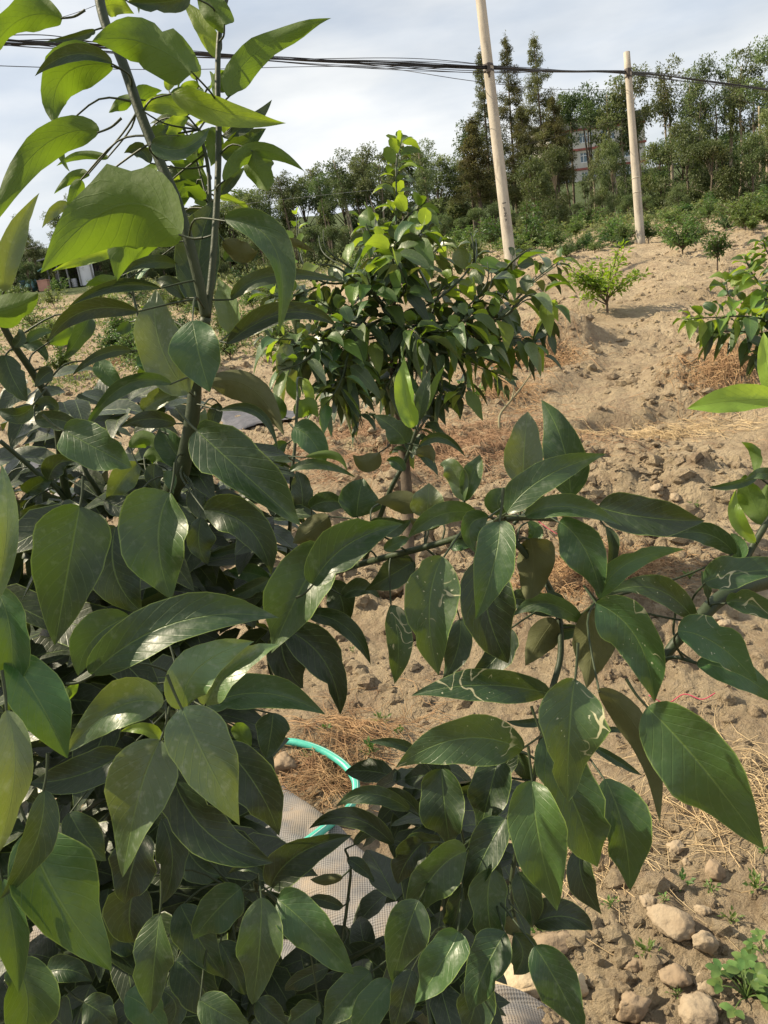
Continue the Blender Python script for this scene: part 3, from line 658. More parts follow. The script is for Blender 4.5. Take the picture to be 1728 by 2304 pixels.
def weed(px, py, wpx, label, nl=16, parts=False):
    g = G(px, py); d = depth(g); s = wpx/2/F*d
    th = rng.uniform(0, 6.28, nl); el = rng.uniform(.1, 1.3, nl)
    D = np.stack([np.cos(th)*np.cos(el), np.sin(th)*np.cos(el), np.sin(el)], -1); r_ = rng.uniform(.15, .75, nl)[:, None]*s
    p = D*r_+np.array([0, 0, .004])
    if not parts:
        V, Fc = quad_leaves(nl, (p, D+np.array([0, 0, .1])), (s*.35, s*.6), .55)
        for q in p: 
            v_, f_ = tube([(0, 0, 0), tuple(q*.5+np.array([0, 0, .002])), tuple(q)], [s*.03, s*.02, s*.015], 4, 2, False); o_ = len(V); V = np.concatenate([V, np.array(v_)]); Fc = np.concatenate([Fc, np.array([(a+o_, b+o_, c+o_) for a, b, c, e in f_]+[(a+o_, c+o_, e+o_) for a, b, c, e in f_])])
        o = link('weed', new_mesh('weed', V, Fc, weedm, False), None, tuple(g)); return tag(o, label, 'weed')
    root = thing('weed', label, 'weed', g)
    mb = MB()
    for i in range(nl):
        q = p[i]*1.5
        v_, f_ = tube([(0, 0, 0), tuple(q*.5+np.array([0, 0, .01])), tuple(q)], [s*.03, s*.02, s*.015], 5, 3); mb.add(v_, f_)
        for j in range(3):
            a = th[i]+(j-1)*1.1; dd = np.array([math.cos(a), math.sin(a), .15]); P0 = q; P1 = q+dd*s*.42; Pm = (P0+P1)/2+np.array([0, 0, s*.03])
            V, Fc, UV, mi = leaf_geom(P0, Pm, P1, s*.26, np.array([0, -.3, 1.]), seed=i*3+j, nv=6, nu=1, blunt=.5)
            link('leaf', new_mesh('leaf', V, Fc, weedm, True), root)
    mb.build('stem', weedm, root)
weed(1494, 2050, 40, 'small round-leaved weed beside the grey soil flake', 12)
weed(1536, 1998, 60, 'sprawling small weed below the chalky lump', 22)
weed(1374, 2050, 46, 'pale small weed under the lower leaf tips', 18)
weed(1460, 2150, 70, 'creeping green weed left of the jagged pale clod', 34)
weed(1645, 2075, 54, 'green weed between the jagged clod and the right edge', 20)
weed(1700, 2010, 70, 'light green weed at the right edge above the leafy one', 22)
weed(1718, 1920, 44, 'bright weed at the right edge below the lowest big leaf', 16)
weed(1680, 2240, 150, 'large leafy green weed in the bottom right corner', 17, True)
weed(1718, 2150, 90, 'leafy green weed at the right edge above the corner weed', 10, True)
weed(1525, 2240, 46, 'low weed beside the broad tan clod', 12)
weed(1215, 2100, 50, 'wilted weed under the lowest hanging leaves', 20)
weed(902, 1660, 44, 'tiny weed on bare soil below the dark pointed leaf', 16)
weed(836, 1700, 60, 'spindly light weed right of the hose bend', 26)
weed(858, 1620, 46, 'pale seedling on bare soil above the hose', 20)
weed(733, 1655, 36, 'tiny pale seedling at the left on the bare soil', 12)
weed(690, 1720, 34, 'small weed sprouting beside the hose', 10)
weed(796, 1480, 30, 'tiny seedling on the soil at centre', 8)
weed(1552, 1310, 50, 'broad-leaved seedling on bare soil right of the straw heap', 12)
weed(1480, 1390, 34, 'small seedling below the scarred leaf shoot', 10)
weed(1560, 1150, 34, 'small green tuft on the crumbly bank', 12)
weed(1420, 2000, 30, 'tiny green weed in the shade near the big leaf tip', 10)
weed(1600, 2010, 44, 'trailing weed beside the mossy clod', 16)
weed(1080, 905, 60, 'pale grassy tuft below the young citrus tree', 30)
weed(1040, 880, 44, 'small grassy tuft left of the bare sapling', 20)
# ------------------------------------------------------------------ bare sapling
g = G(1124, 972)
rt = thing('bare_sapling', 'leafless thin sapling leaning right beside the orange straw mound', 'sapling', g); dg = depth(g); mb = MB()
for pts, r0 in (([(1124, 968), (1126, 935), (1150, 905), (1180, 870), (1205, 835), (1228, 795)], .011), ([(1140, 915), (1125, 890), (1118, 870)], .005), ([(1150, 902), (1160, 870), (1168, 830), (1175, 800)], .006), ([(1163, 890), (1150, 860), (1140, 845)], .004), ([(1195, 852), (1190, 820), (1198, 795)], .004)):
    q = [P(a, b, dg)-g+np.array([0, .02*k, 0]) for k, (a, b) in enumerate(pts)]; v_, f_ = tube(q, np.linspace(r0, r0*.4, len(q)), 6, 4); mb.add(v_, f_)
mb.build('stem', simple('sapling_bark', (.24, .22, .13), (.17, .15, .09), 20, .8), rt, True)
# ------------------------------------------------------------------ poles and cables
def pole_mat():
    m, t = mat('pole_concrete'); o = t.nodes.new('ShaderNodeOutputMaterial'); b = t.nodes.new('ShaderNodeBsdfPrincipled'); tc = t.nodes.new('ShaderNodeTexCoord').outputs['Object']
    c = mixc(t, mr(t, noise(t, tc, 1.3, 5), .35, .65), (.43, .385, .31), (.35, .315, .26))
    mp = t.nodes.new('ShaderNodeMapping'); mp.inputs['Scale'].default_value = (9, 9, .5); t.links.new(tc, mp.inputs[0])
    c = mixc(t, mr(t, noise(t, mp.outputs[0], 1, 5), .48, .66, 0, .75), c, (.24, .21, .17)); c = mixc(t, mr(t, noise(t, tc, 30, 4), .6, .7, 0, .4), c, (.56, .52, .44))
    t.links.new(c, b.inputs['Base Color']); b.inputs['Roughness'].default_value = .85; bp = t.nodes.new('ShaderNodeBump'); bp.inputs['Strength'].default_value = .4; bp.inputs['Distance'].default_value = .01; t.links.new(noise(t, tc, 25, 5), bp.inputs['Height']); t.links.new(bp.outputs[0], b.inputs['Normal'])
    t.links.new(b.outputs[0], o.inputs['Surface']); return m
polem = pole_mat(); ironm = simple('dark_iron', (.05, .05, .05), (.09, .07, .06), 10, .6); blackm = simple('cable_black', (.018, .018, .02), (.03, .03, .032), 10, .55)
def pole(base, top, r0, r1, label):
    root = thing('utility_pole', label, 'utility pole', base); ax = np.array(top)-np.array(base); Lh = np.linalg.norm(ax)
    v, f = tube([(0, 0, 0)-ax*.03, ax*.3, ax*.6, ax], [r0, r0*.7+r1*.3, r0*.4+r1*.6, r1], 28, 4); link('shaft', new_mesh('shaft', v, f, polem, True), root)
    return root, ax
yb = 600
for yy in range(560, 760, 4):
    if depth(G(1150+(yy-600)*.11, yy)) < 17.2: yb = yy; break
b1 = G(1150+(yb-600)*.11, yb, False); d1 = depth(b1); t1 = P(1055, -230, d1*.985)
p1, ax1 = pole(b1, t1, .115, .088, 'nearer concrete utility pole rising out of the top of the picture')
b2 = G(1442, 551, False); d2 = depth(b2); t2 = P(1410, 118, d2*.985)
p2, ax2 = pole(b2, t2, .125, .086, 'farther concrete utility pole with its whole flat top in view')
def on_axis(base, ax, py):
    # point of the pole axis seen at image row py
    for k in np.linspace(0, 1, 800):
        q = base+ax*k; dd = q-CAM; z = np.dot(dd, _f); y = 1152-np.dot(dd, _u)/z*F
        if y <= py: return q
    return base+ax
def ring(root, base, ax, py, r, h, m=ironm, name='band'):
    q = on_axis(base, ax, py); u = ax/np.linalg.norm(ax); v, f = tube([q-u*h/2-base, q+u*h/2-base], [r, r], 28, 1); link(name, new_mesh(name, v, f, m, True), root)
ring(p2, b2, ax2, 160, .098, .10); ring(p2, b2, ax2, 174, .099, .05); ring(p2, b2, ax2, 402, .1165, .03, polem, 'joint_ring'); ring(p2, b2, ax2, 434, .1185, .03, polem, 'joint_ring')
ring(p1, b1, ax1, 150, .104, .05); ring(p1, b1, ax1, 163, .105, .04)
for rt_, bb_, axx, py_ in ((p1, b1, ax1, 156), (p2, b2, ax2, 164)):     # hook plate the bundle is tied to
    q = on_axis(bb_, axx, py_)-bb_; n_ = CAM-bb_; n_[2] = 0; n_ /= np.linalg.norm(n_)
    MB().box(tuple(q+n_*.13), (.06, .14, .16)).box(tuple(q+n_*.13+np.array([0, 0, -.12])), (.035, .05, .1)).build('bracket', ironm, rt_)
# painted marks on the nearer pole, a short stroke over three small characters
markm = simple('black_paint', (.03, .03, .03), (.05, .05, .05), 20, .8)
u1 = ax1/np.linalg.norm(ax1)
def pmark(py, strokes):
    q = on_axis(b1, ax1, py); n = CAM-q; n[2] = 0; n /= np.linalg.norm(n); s_ = np.cross(u1, n); mb = MB()
    rr_ = .1135
    for (x0, z0, x1, z1, th) in strokes:
        pts = []
        for k in range(5):
            t = k/4; x = x0+(x1-x0)*t; z = z0+(z1-z0)*t; pts.append((x, z))
        for k in range(4):
            (xa, za), (xb, zb) = pts[k], pts[k+1]; dx, dz = xb-xa, zb-za; l = math.hypot(dx, dz)+1e-6; ox, oz = -dz/l*th/2, dx/l*th/2
            def W(x, z, r_): return tuple(q-b1+s_*(r_*math.sin(x/rr_))+n*(r_*math.cos(x/rr_))+u1*z)
            vs = [W(xa-ox, za-oz, rr_), W(xb-ox, zb-oz, rr_), W(xb+ox, zb+oz, rr_), W(xa+ox, za+oz, rr_)]
            vs2 = [W(xa-ox, za-oz, rr_+.002), W(xb-ox, zb-oz, rr_+.002), W(xb+ox, zb+oz, rr_+.002), W(xa+ox, za+oz, rr_+.002)]
            mb.add(vs+vs2, [(4, 5, 6, 7), (0, 1, 5, 4), (1, 2, 6, 5), (2, 3, 7, 6), (3, 0, 4, 7)])
    mb.build('painted_mark', markm, p1)
pmark(458, [(-.03, 0, .045, 0, .016)])
pmark(473, [(-.03, .03, .0, .04, .012), (0, .04, 0, -.03, .012)])
pmark(484, [(-.02, .03, .03, .03, .012), (.03, .03, -.02, -.03, .012), (-.02, -.03, .03, -.03, .012)])
pmark(496, [(-.02, .02, .02, .0, .012), (.02, 0, -.02, -.03, .012)])
# bundle
BP = [(-120, 88, d1*.62), (60, 99, d1*.68), (210, 107, d1*.74), (450, 123, d1*.82), (670, 135, d1*.89), (900, 147, d1*.95), (1105, 156, d1-.16), (1270, 161, d1+.45*(d2-d1)), (1412, 164, d2-.16), (1560, 181, d2+5), (1728, 203, d2+10), (1900, 236, d2+16)]
cb = thing('cable_bundle', 'thick black bundle of overhead cables strung from pole to pole', 'cables', t2-ax2*.1); cbl = np.array(cb.location)
base_pts, _ = cr_spline([P(*p) for p in BP], np.ones(len(BP)), 8); nb = len(base_pts)
for k in range(13):
    ph = random.random()*6.28; thick = [.015, .012, .010, .009][k] if k < 4 else random.uniform(.004, .007); am = .025 if k < 4 else random.uniform(.03, .075)
    tt = np.arange(nb)/(nb-1); off = am*np.sin(tt*random.uniform(8, 26)+ph)+(.02 if k < 4 else random.uniform(-.04, .07)); pinch = .35+.65*np.abs(np.sin(tt*math.pi*2.9+.3))
    q = base_pts+np.stack([0*off, np.cos(tt*20+ph)*am*.5, off*pinch], -1); v, f = tube(q, [thick]*nb, 6, 2); link('cable', new_mesh('cable', np.array(v)-cbl, f, blackm, True), cb)
def wire(pts, r_, label, m=blackm):
    q = [P(*p) for p in pts]; v, f = tube(q, [r_]*len(q), 5, 6); o = link('overhead_wire', new_mesh('overhead_wire', np.array(v)-q[0], f, m, True), None, tuple(q[0])); tag(o, label, 'wire')
wire([(-120, 144, 11), (220, 155, 13), (450, 156, 14), (700, 150, 15), (864, 153, 16), (1062, 182, d1-.15), (1230, 200, 22), (1360, 202, 26), (1430, 204, d2-.13), (1600, 216, 36), (1900, 262, 48)], .006, 'single thin wire hanging just below the black cable bundle')
wire([(1150, 335, 44), (1280, 300, 42), (1430, 262, 40), (1600, 226, 38), (1800, 196, 36)], .007, 'thin wire slanting across the wood towards the upper right')
palew = simple('pale_wire', (.3, .3, .3), (.25, .25, .25), 10, .5)
wire([(-60, 585, 36), (60, 560, 38), (300, 505, 41), (520, 463, 44), (860, 425, 48), (1120, 400, 52)], .008, 'pale thin wire in front of the distant wood at the left', palew)
wire([(60, 55, 9), (135, 40, 9.5), (220, 10, 10), (300, -30, 11)], .003, 'thin wire in the sky near the top left corner')
# ------------------------------------------------------------------ building in the wood
wallm = simple('white_render', (.52, .50, .45), (.40, .385, .35), .6, .85, .1, 5); redm = simple('red_band', (.30, .10, .08), (.22, .08, .065), .8, .8); greym = simple('grey_attic', (.26, .245, .225), (.19, .18, .165), .5, .9, .2, 4)
glassm = simple('blue_glass', (.06, .13, .17), (.03, .07, .10), .4, .12, 0, 4, .8); framem = simple('white_frame', (.75, .76, .76), (.66, .67, .68), 2, .5)
bl = P(1245, 447, 140.); 
bd = thing('apartment_block', 'white three storey block with red bands half hidden behind the wood', 'building', bl)
brot = Matrix.Rotation(R(4), 3, 'Z'); bd.rotation_euler = (0, 0, R(4))
Wb, Hf = 17.0, 3.15
MB().box((Wb/2, 5.2, -1.5), (Wb-.2, 10, 5)).build('plinth', redm, bd)
for fl in range(3):
    z0 = 1+fl*Hf; wb = MB()
    wins = [(1.4, 2.5), (5.3, 2.5), (9.2, 2.5), (12.7, 2.7)]; xs = 0
    for (wx, ww) in wins: wb.box(((xs+wx)/2, .25, z0+Hf/2), (wx-xs, .3, Hf-.36)); wb.box((wx+ww/2, .25, z0+.18+.42), (ww, .3, .84)); wb.box((wx+ww/2, .25, z0+Hf-.33), (ww, .3, .3)); xs = wx+ww
    wb.box(((xs+Wb)/2, .25, z0+Hf/2), (Wb-xs, .3, Hf-.36)); wb.box((.15, 5.4, z0+Hf/2), (.3, 10, Hf-.36)); wb.box((Wb-.15, 5.4, z0+Hf/2), (.3, 10, Hf-.36)); wb.box((Wb/2, 5.4, z0+.3), (Wb-.7, 9.8, .2))
    wb.build('wall', wallm, bd)
    MB().box((Wb/2, .18, z0+Hf), (Wb+.3, .56, .36)).build('red_band', redm, bd)
    for (wx, ww) in wins:
        h0, h1 = z0+1.02, z0+Hf-.48; f = MB(); cz = (h0+h1)/2
        for xx in (wx+.05, wx+ww/2, wx+ww-.05, wx+ww*.25, wx+ww*.75): f.box((xx, .28, cz), (.09, .1, h1-h0-.01))
        for zz in (h0+.05, h1-.05, h0+(h1-h0)*.68): f.box((wx+ww/2, .265, zz), (ww-.02, .09, .09))
        fo = f.build('window', framem, bd)
        for j in range(4): MB().box((wx+ww*(j+.5)/4, .33, cz), (ww/4-.02, .03, h1-h0-.04)).build('pane', glassm, fo)
MB().box((Wb/2, 5, 1+3*Hf+.9), (Wb+.6, 10.8, 1.45)).build('attic_wall', greym, bd)
rb = MB(); rb.box((Wb/2, 5, 1+3*Hf+1.72), (Wb+1.4, 11.6, .18)); rb.build('roof_slab', greym, bd)
# guard rail on the road beyond the trees
railm = simple('white_rail', (.72, .73, .72), (.6, .61, .6), 2, .5)
ra, rbb = P(1470, 432, 92.), P(1790, 385, 92.)
gr = thing('guard_rail', 'white road guard rail glimpsed between trunks at the far right', 'guard rail', ra)
dv = rbb-ra; v, f = tube([(0, 0, .0), dv*.5, dv], [.10]*3, 8, 2); link('rail', new_mesh('rail', v, f, railm, True), gr); v, f = tube([(0, 0, -.5), dv*.5-np.array([0, 0, .5]), dv-np.array([0, 0, .5])], [.07]*3, 8, 2); link('rail', new_mesh('rail', v, f, railm, True), gr)
for k in range(9): MB().box(tuple(dv*k/8+np.array([0, .2, -1.0])), (.12, .12, 2.3)).build('post', railm, gr)
# ------------------------------------------------------------------ shed and clutter, far left
g = G(150, 648, False); dsh = depth(g); sc = dsh/F
sh = thing('shed', 'low open shed with a white side panel at the far left edge of the orchard', 'shed', g)
def lx(px): return (px-150)*sc
shd = simple('shed_dark', (.05, .05, .05), (.09, .08, .07), 1, .9); shw = simple('shed_panel', (.70, .71, .74), (.60, .61, .64), 1, .6); teal = simple('shed_teal', (.22, .42, .42), (.16, .33, .34), 1, .6); gryp = simple('shed_grey', (.28, .28, .27), (.2, .2, .19), 1, .8)
MB().box((lx(200), 0, 1.05), (1.0, .1, 2.1)).build('side_panel', shw, sh)
MB().box((lx(170), 1.8, .95), (2.6, .1, 1.9)).build('back_wall', shd, sh)
MB().box((lx(165), .9, 2.12), (3.6, 2.6, .08), rot=Matrix.Rotation(R(-8), 3, 'Y')).build('roof', gryp, sh)
MB().box((lx(128), .2, 1.55), (1.7, 1.4, .06), rot=Matrix.Rotation(R(-22), 3, 'Y')).build('awning', teal, sh)
for px in (118, 140, 160, 186, 214): MB().box((lx(px), -.1, .95), (.08, .08, 1.9)).build('post', gryp, sh)
MB().box((lx(140), .6, .5), (.9, .06, 1.0)).build('back_wall', gryp, sh)
pinkm = simple('pink_crate', (.62, .33, .25), (.5, .27, .2), 2, .7); bluem = simple('blue_plastic', (.07, .16, .45), (.1, .22, .5), 2, .4); tealp = simple('teal_tarp', (.14, .33, .37), (.2, .42, .45), 2, .5)
def at_left(px, dy=0): return np.array([g[0]+lx(px), g[1]+dy, float(h_ter(g[0]+lx(px), g[1]+dy))])
q = at_left(112, -.8); o = MB().box((0, 0, .32), (.62, .5, .64)).box((0, 0, .66), (.68, .56, .05)).build('crate', pinkm, None, False, tuple(q)); tag(o, 'salmon pink crate standing left of the shed', 'crate')
q = at_left(30, -1.2); mb = MB(); mb.box((0, 0, .16), (.8, .5, .32), taper=1.08); mb.box((0, 0, .335), (.9, .58, .04)); o = mb.build('crate', bluem, None, False, tuple(q)); tag(o, 'bright blue plastic crate at the left edge of the yard', 'crate')
q = at_left(80, -.4); vv, ff = rock_geom(None, .5, .45, .42, 44, ICO2); o = link('tarp_heap', new_mesh('tarp_heap', vv, ff, tealp, True), None, (q[0], q[1], q[2]+.28)); tag(o, 'heap covered by a teal tarpaulin between the blue and pink crates', 'tarp heap')
for k, (px, r_, h_, m_, lb) in enumerate([(52, .22, .7, bluem, 'dark blue barrel behind the blue crate'), (63, .2, .6, shd, 'black barrel left of the teal heap'), (96, .22, .75, gryp, 'grey barrel between the teal heap and the pink crate'), (163, .2, .55, shw, 'white bucket inside the open shed')]):
    q = at_left(px, .3 if k < 3 else .6); v, f = tube([(0, 0, 0), (0, 0, h_*.35), (0, 0, h_*.65), (0, 0, h_)], [r_*.92, r_, r_, r_*.9], 14, 3); mb = MB(); mb.add(v, f)
    for zz in (.3, .65): v, f = tube([(0, 0, h_*zz-.015), (0, 0, h_*zz+.015)], [r_*1.06]*2, 14, 1); mb.add(v, f)
    o = mb.build('barrel' if k < 3 else 'bucket', m_, None, True, tuple(q)); tag(o, lb, 'barrel' if k < 3 else 'bucket')
# ------------------------------------------------------------------ trees of the wood
def cluster_pts(n, c, r, sub=10, tight=.28):
    k = max(1, n//sub); th = rng.normal(0, 1, (k, 3)); th /= np.linalg.norm(th, axis=1)[:, None]; rad = rng.random(k)[:, None]**.42
    cc = np.asarray(c)+th*rad*np.asarray(r); p = np.repeat(cc, sub, 0)+rng.normal(0, tight, (k*sub, 3))*np.mean(r)*.55
    D = (p-np.asarray(c)); D = D/(np.linalg.norm(D, axis=1)[:, None]+1e-6)+rng.normal(0, .8, p.shape)-np.array([0, 0, .25])
    return p, D
def crown_mesh(name, clusters, size, m, aspect=.5, sub=10, tight=.28):
    P_, D_ = [], []
    for (n, c, r) in clusters:
        p, d = cluster_pts(n, c, r, sub, tight); P_.append(p); D_.append(d)
    p = np.concatenate(P_); D = np.concatenate(D_); V, Fc = quad_leaves(len(p), (p, D), size, aspect); return new_mesh(name, V, Fc, m, False)
def limb_mesh(name, limbs, m):
    mb = MB()
    for pts, r0, r1 in limbs:
        v, f = tube(pts, np.linspace(r0, r1, len(pts)), 6, 3); mb.add(v, f)
    return new_mesh(name, mb.V, mb.F, m, True)
def var_euc(seed, m, bark, H=10, slim=1.0, low=.36, nc=21, dens=370):
    rs = random.Random(seed); limbs = []; cl = []
    for j in range(rs.choice((2, 3, 3))):
        a = rs.random()*6.28; top = np.array([math.cos(a)*rs.uniform(.4, 1.3)*slim, math.sin(a)*1.1*slim, H*rs.uniform(.78, .95)]); b = np.array([math.cos(a)*.2, math.sin(a)*.2, 0])
        m1 = b*.4+top*.35+np.array([rs.uniform(-.3, .3), 0, 0]); m2 = b*.2+top*.7+np.array([rs.uniform(-.3, .3), 0, .1]); limbs.append(([b, m1, m2, top], .15, .03))
        for q in range(nc//3):
            t = rs.uniform(low, 1.0); p = b*(1-t)+top*t; aa = rs.random()*6.28; l = rs.uniform(.3, 1.5)*slim*(1.25-t*.6); e = p+np.array([math.cos(aa)*l, math.sin(aa)*l, rs.uniform(.2, .9)])
            limbs.append(([p, (p+e)/2+np.array([0, 0, .08]), e], .045, .015)); r = rs.uniform(.45, .95)
            cl.append((int(dens*r*1.3), e, (r*1.15, r*1.15, r*.75)))
    cl.append((dens, (0, 0, H*.93), (.8*slim, .8*slim, .7)))
    return crown_mesh('crown', cl, (.13, .27), m, .48, 9, .26), limb_mesh('trunk', limbs, bark)
def var_round(seed, m, bark, H=8, W_=2.7, dens=520, low=.02):
    rs = random.Random(seed); limbs = [([(0, 0, 0), (.1, 0, H*.3), (-.1, .1, H*.8)], .16, .04)]; cl = []
    for q in range(20):
        z = H*rs.uniform(low+.05, .92); wd = W_*math.sin(math.pi*min(1, (z/H)*.8+.18)); a = rs.random()*6.28; r = rs.uniform(.7, 1.15); e = np.array([math.cos(a)*wd*rs.uniform(.35, .95), math.sin(a)*wd*.8, z]); limbs.append(([(0, 0, z*.6), (e[0]*.5, e[1]*.5, z*.85), e], .05, .015)); cl.append((int(dens*r), e, (r*1.1, r*1.1, r*.75)))
    return crown_mesh('crown', cl, (.15, .30), m, .5, 9, .26), limb_mesh('trunk', limbs, bark)
def var_con(seed, m, bark, H=14, low=.18, W_=1.5):
    rs = random.Random(seed); limbs = [([(0, 0, 0), (0, 0, H*.5), (.05, 0, H)], .17, .02)]; cl = []; z = H*low
    while z < H*.985:
        t = (z/H-low)/(1-low); l = W_*(1-t)**.8*rs.uniform(.55, 1.1)+.12
        for q in range(rs.choice((2, 3))):
            a = rs.random()*6.28; e = np.array([math.cos(a)*l, math.sin(a)*l, z+l*rs.uniform(-.05, .35)]); limbs.append(([(0, 0, z), e*.5+np.array([0, 0, z*.5+.05]), e], .025, .008))
            for u in (.45, .8, 1.0):
                if rs.random() < .82: cl.append((int(60*(.5+l)), np.array([e[0]*u, e[1]*u, z+(e[2]-z)*u-.05]), (.12+.18*l, .12+.18*l, .2)))
        z += H*.019
    cl.append((30, (.05, 0, H), (.07, .07, .3)))
    return crown_mesh('crown', cl, (.09, .21), m, .34, 5, .5), limb_mesh('trunk', limbs, bark)
TV = {'e1': var_euc(1, euc, palebark), 'e2': var_euc(2, euc, palebark, slim=1.25, low=.5), 'e3': var_euc(3, camp, treebark, low=.35, nc=18), 'e4': var_euc(8, euc, palebark, slim=.9, low=.55, dens=230),
      'r1': var_round(4, camp, treebark), 'r2': var_round(5, camp, treebark, W_=3.0), 'r3': var_round(6, euc, treebark, W_=2.5), 'u1': var_euc(9, camp, treebark, low=.8, nc=14, dens=500, slim=1.3),
      'c1': var_con(11, conm, treebark, W_=2.1), 'c2': var_con(12, conm, treebark, W_=2.3), 'c3': var_con(13, conm, treebark, W_=1.8), 'b1': var_con(14, rust, treebark, H=9, W_=1.5, low=.35), 'b2': var_round(15, rust, treebark, H=7, W_=2.0, dens=230, low=.3)}
TH = {'c1': 14.2, 'c2': 14.2, 'c3': 14.2, 'b1': 9.2, 'b2': 7, 'r1': 8.3, 'r2': 8.3, 'r3': 8.3}
KIND = {'e': ('eucalyptus_tree', 'tree'), 'r': ('broadleaf_tree', 'tree'), 'u': ('umbrella_crowned_tree', 'tree'), 'c': ('conifer', 'conifer'), 'b': ('rusty_conifer', 'conifer')}
def xy_at(px, dist):
    # ground point at horizontal distance in the vertical plane through the pixel column (taken near the horizon)
    y = 634-(px-864)*math.tan(ROLL); d = ray(px, y); d = d/np.linalg.norm(d[:2])*dist; return d[0], d[1]
def far_tree(var, px, py, dist, label, group=None, wide=1.0):
    # px,py: where the top shows
    dr = ray(px, py); dr = dr/np.linalg.norm(dr[:2]); x, y = dr[0]*dist, dr[1]*dist; ztop = CAMZ+dr[2]*dist; z0 = float(h_ter(x, y)); Hh = ztop-z0; s = Hh/TH.get(var, 10.3)
    nm, cat = KIND[var[0]]; root = thing(nm, label, cat, (x, y, z0-.1), group); root.scale = (s*wide*random.uniform(.92, 1.08),)*2+(s,); root.rotation_euler = (random.uniform(-.03, .03), random.uniform(-.03, .03), random.random()*6.28)
    cme, tme = TV[var]; link('crown', cme, root); link('trunk', tme, root); return root
def s2(x, y): return S(2, x, y)
def sf(x, y): return x/.96, y/.96
T_ = [
 ('c3', *s2(400, 196), 58, 'tall slender conifer immediately left of the nearer concrete pole', .9),
 ('c1', *s2(508, 140), 60, 'tall thin-topped conifer just right of the nearer pole', .9),
 ('c2', *s2(654, 128), 57, 'tallest dark pointed conifer between the two poles', .85),
 ('b1', *s2(380, 490), 54, 'rust-brown feathery conifer left of the nearer pole', 1.1),
 ('b1', *s2(600, 445), 55, 'rust-brown feathery conifer between the nearer pole and the tallest conifer', 1.0),
 ('b1', *s2(725, 400), 56, 'rust-tinged conifer under the tallest pointed conifer', .9),
 ('u1', *s2(868, 338), 60, 'tree with a flat dark umbrella crown standing above the white building', .8),
 ('e3', *s2(782, 365), 62, 'dark crowned tree between the tallest conifer and the umbrella-crowned tree', .7),
 ('e1', *s2(1000, 292), 56, 'airy grey-green tree immediately left of the farther pole', .9),
 ('e2', *s2(1095, 255), 58, 'airy tree whose crown shows just right of the farther pole top', .9),
 ('e4', *s2(1243, 208), 60, 'high thin-trunked tree, first peak right of the farther pole', .8),
 ('e1', *s2(1345, 250), 57, 'thin airy tree in the dip right of the first peak', .7),
 ('e2', *s2(1410, 205), 59, 'slender tree right of the dip in the wood', .7),
 ('e4', *s2(1490, 195), 60, 'tall airy tree in the upper right group', .8),
 ('e1', *s2(1570, 165), 57, 'tall airy tree beside the highest one at the right', .8),
 ('e2', *s2(1650, 125), 54, 'highest tree of the wood at the right edge', .9),
 ('e1', *s2(1720, 190), 52, 'tall tree cut by the right edge of the picture', .9),
 ('r3', *s2(1300, 480), 48, 'rounded olive-green tree in front of the tall thin trunks at the right', .9),
 ('r1', *s2(1410, 560), 46, 'broad yellowish green tree in the middle of the right-hand wood', 1.0),
 ('r2', *s2(1590, 545), 46, 'dark rounded tree with a pale trunk near the right edge', .8),
 ('r3', *s2(1690, 420), 50, 'leafy green tree below the highest tree at the right edge', .9),
 ('r1', *s2(1190, 560), 50, 'dark green tree filling the gap right of the farther pole', .8),
 ('r2', *s2(975, 570), 50, 'broad dark tree covering the middle of the white building', .6),
 ('r3', *s2(925, 600), 52, 'smaller tree covering the wall right of the building windows', .5),
 ('r1', *s2(730, 585), 47, 'dense green tree at the left end of the white building', .62),
 ('r2', *s2(620, 645), 44, 'round dark tree right beside the nearer pole', .8),
 ('e3', *s2(345, 490), 55, 'grey-green tree left of the three tall conifers', .8),
 ('e1', *sf(915, 288), 53, 'airy tree right above the young citrus tree leader', .8),
 ('e3', *sf(862, 340), 50, 'dark tree straight behind the young citrus leader', .8),
 ('e2', *sf(795, 298), 54, 'airy crown left of the young citrus leader', .9),
 ('e1', *sf(742, 308), 55, 'tall crown at the left end of the central group of the wood', .9),
 ('e3', *sf(690, 362), 56, 'lower tree, second from the left end of the central wood', .8),
 ('e3', *sf(612, 358), 58, 'isolated peaked tree behind the long drooping citrus leaf', .9),
 ('r3', *sf(540, 400), 58, 'rounded tree behind the upper citrus shoot', .9),
 ('e3', *sf(115, 440), 62, 'dark leafy tree above the shed', 1.1),
 ('e4', *sf(143, 410), 66, 'thin spindly tree behind the dark tree above the shed', .5),
 ('e4', *sf(32, 455), 64, 'thin tree near the left edge of the picture', .7),
 ('r1', *sf(-10, 505), 60, 'dense tree at the very left edge', 1.0),
 ('r2', *sf(60, 505), 60, 'dense low tree left of the shed', .9),
 ('r1', *sf(195, 478), 60, 'dense tree behind the white shed panel', 1.0),
 ('r2', *sf(275, 470), 61, 'dense tree behind the twin stems of the foreground citrus', 1.0),
 ('r3', *sf(350, 450), 61, 'tree behind the main foreground stem', 1.0),
 ('r1', *sf(430, 430), 60, 'tree behind the fork of the foreground shoots', 1.0),
 ('r2', *sf(490, 420), 60, 'tree right of the foreground stems', 1.0)]
for v, px, py, ds, lb, wd in T_: far_tree(v, px, py, ds, lb, None, wd*1.05)
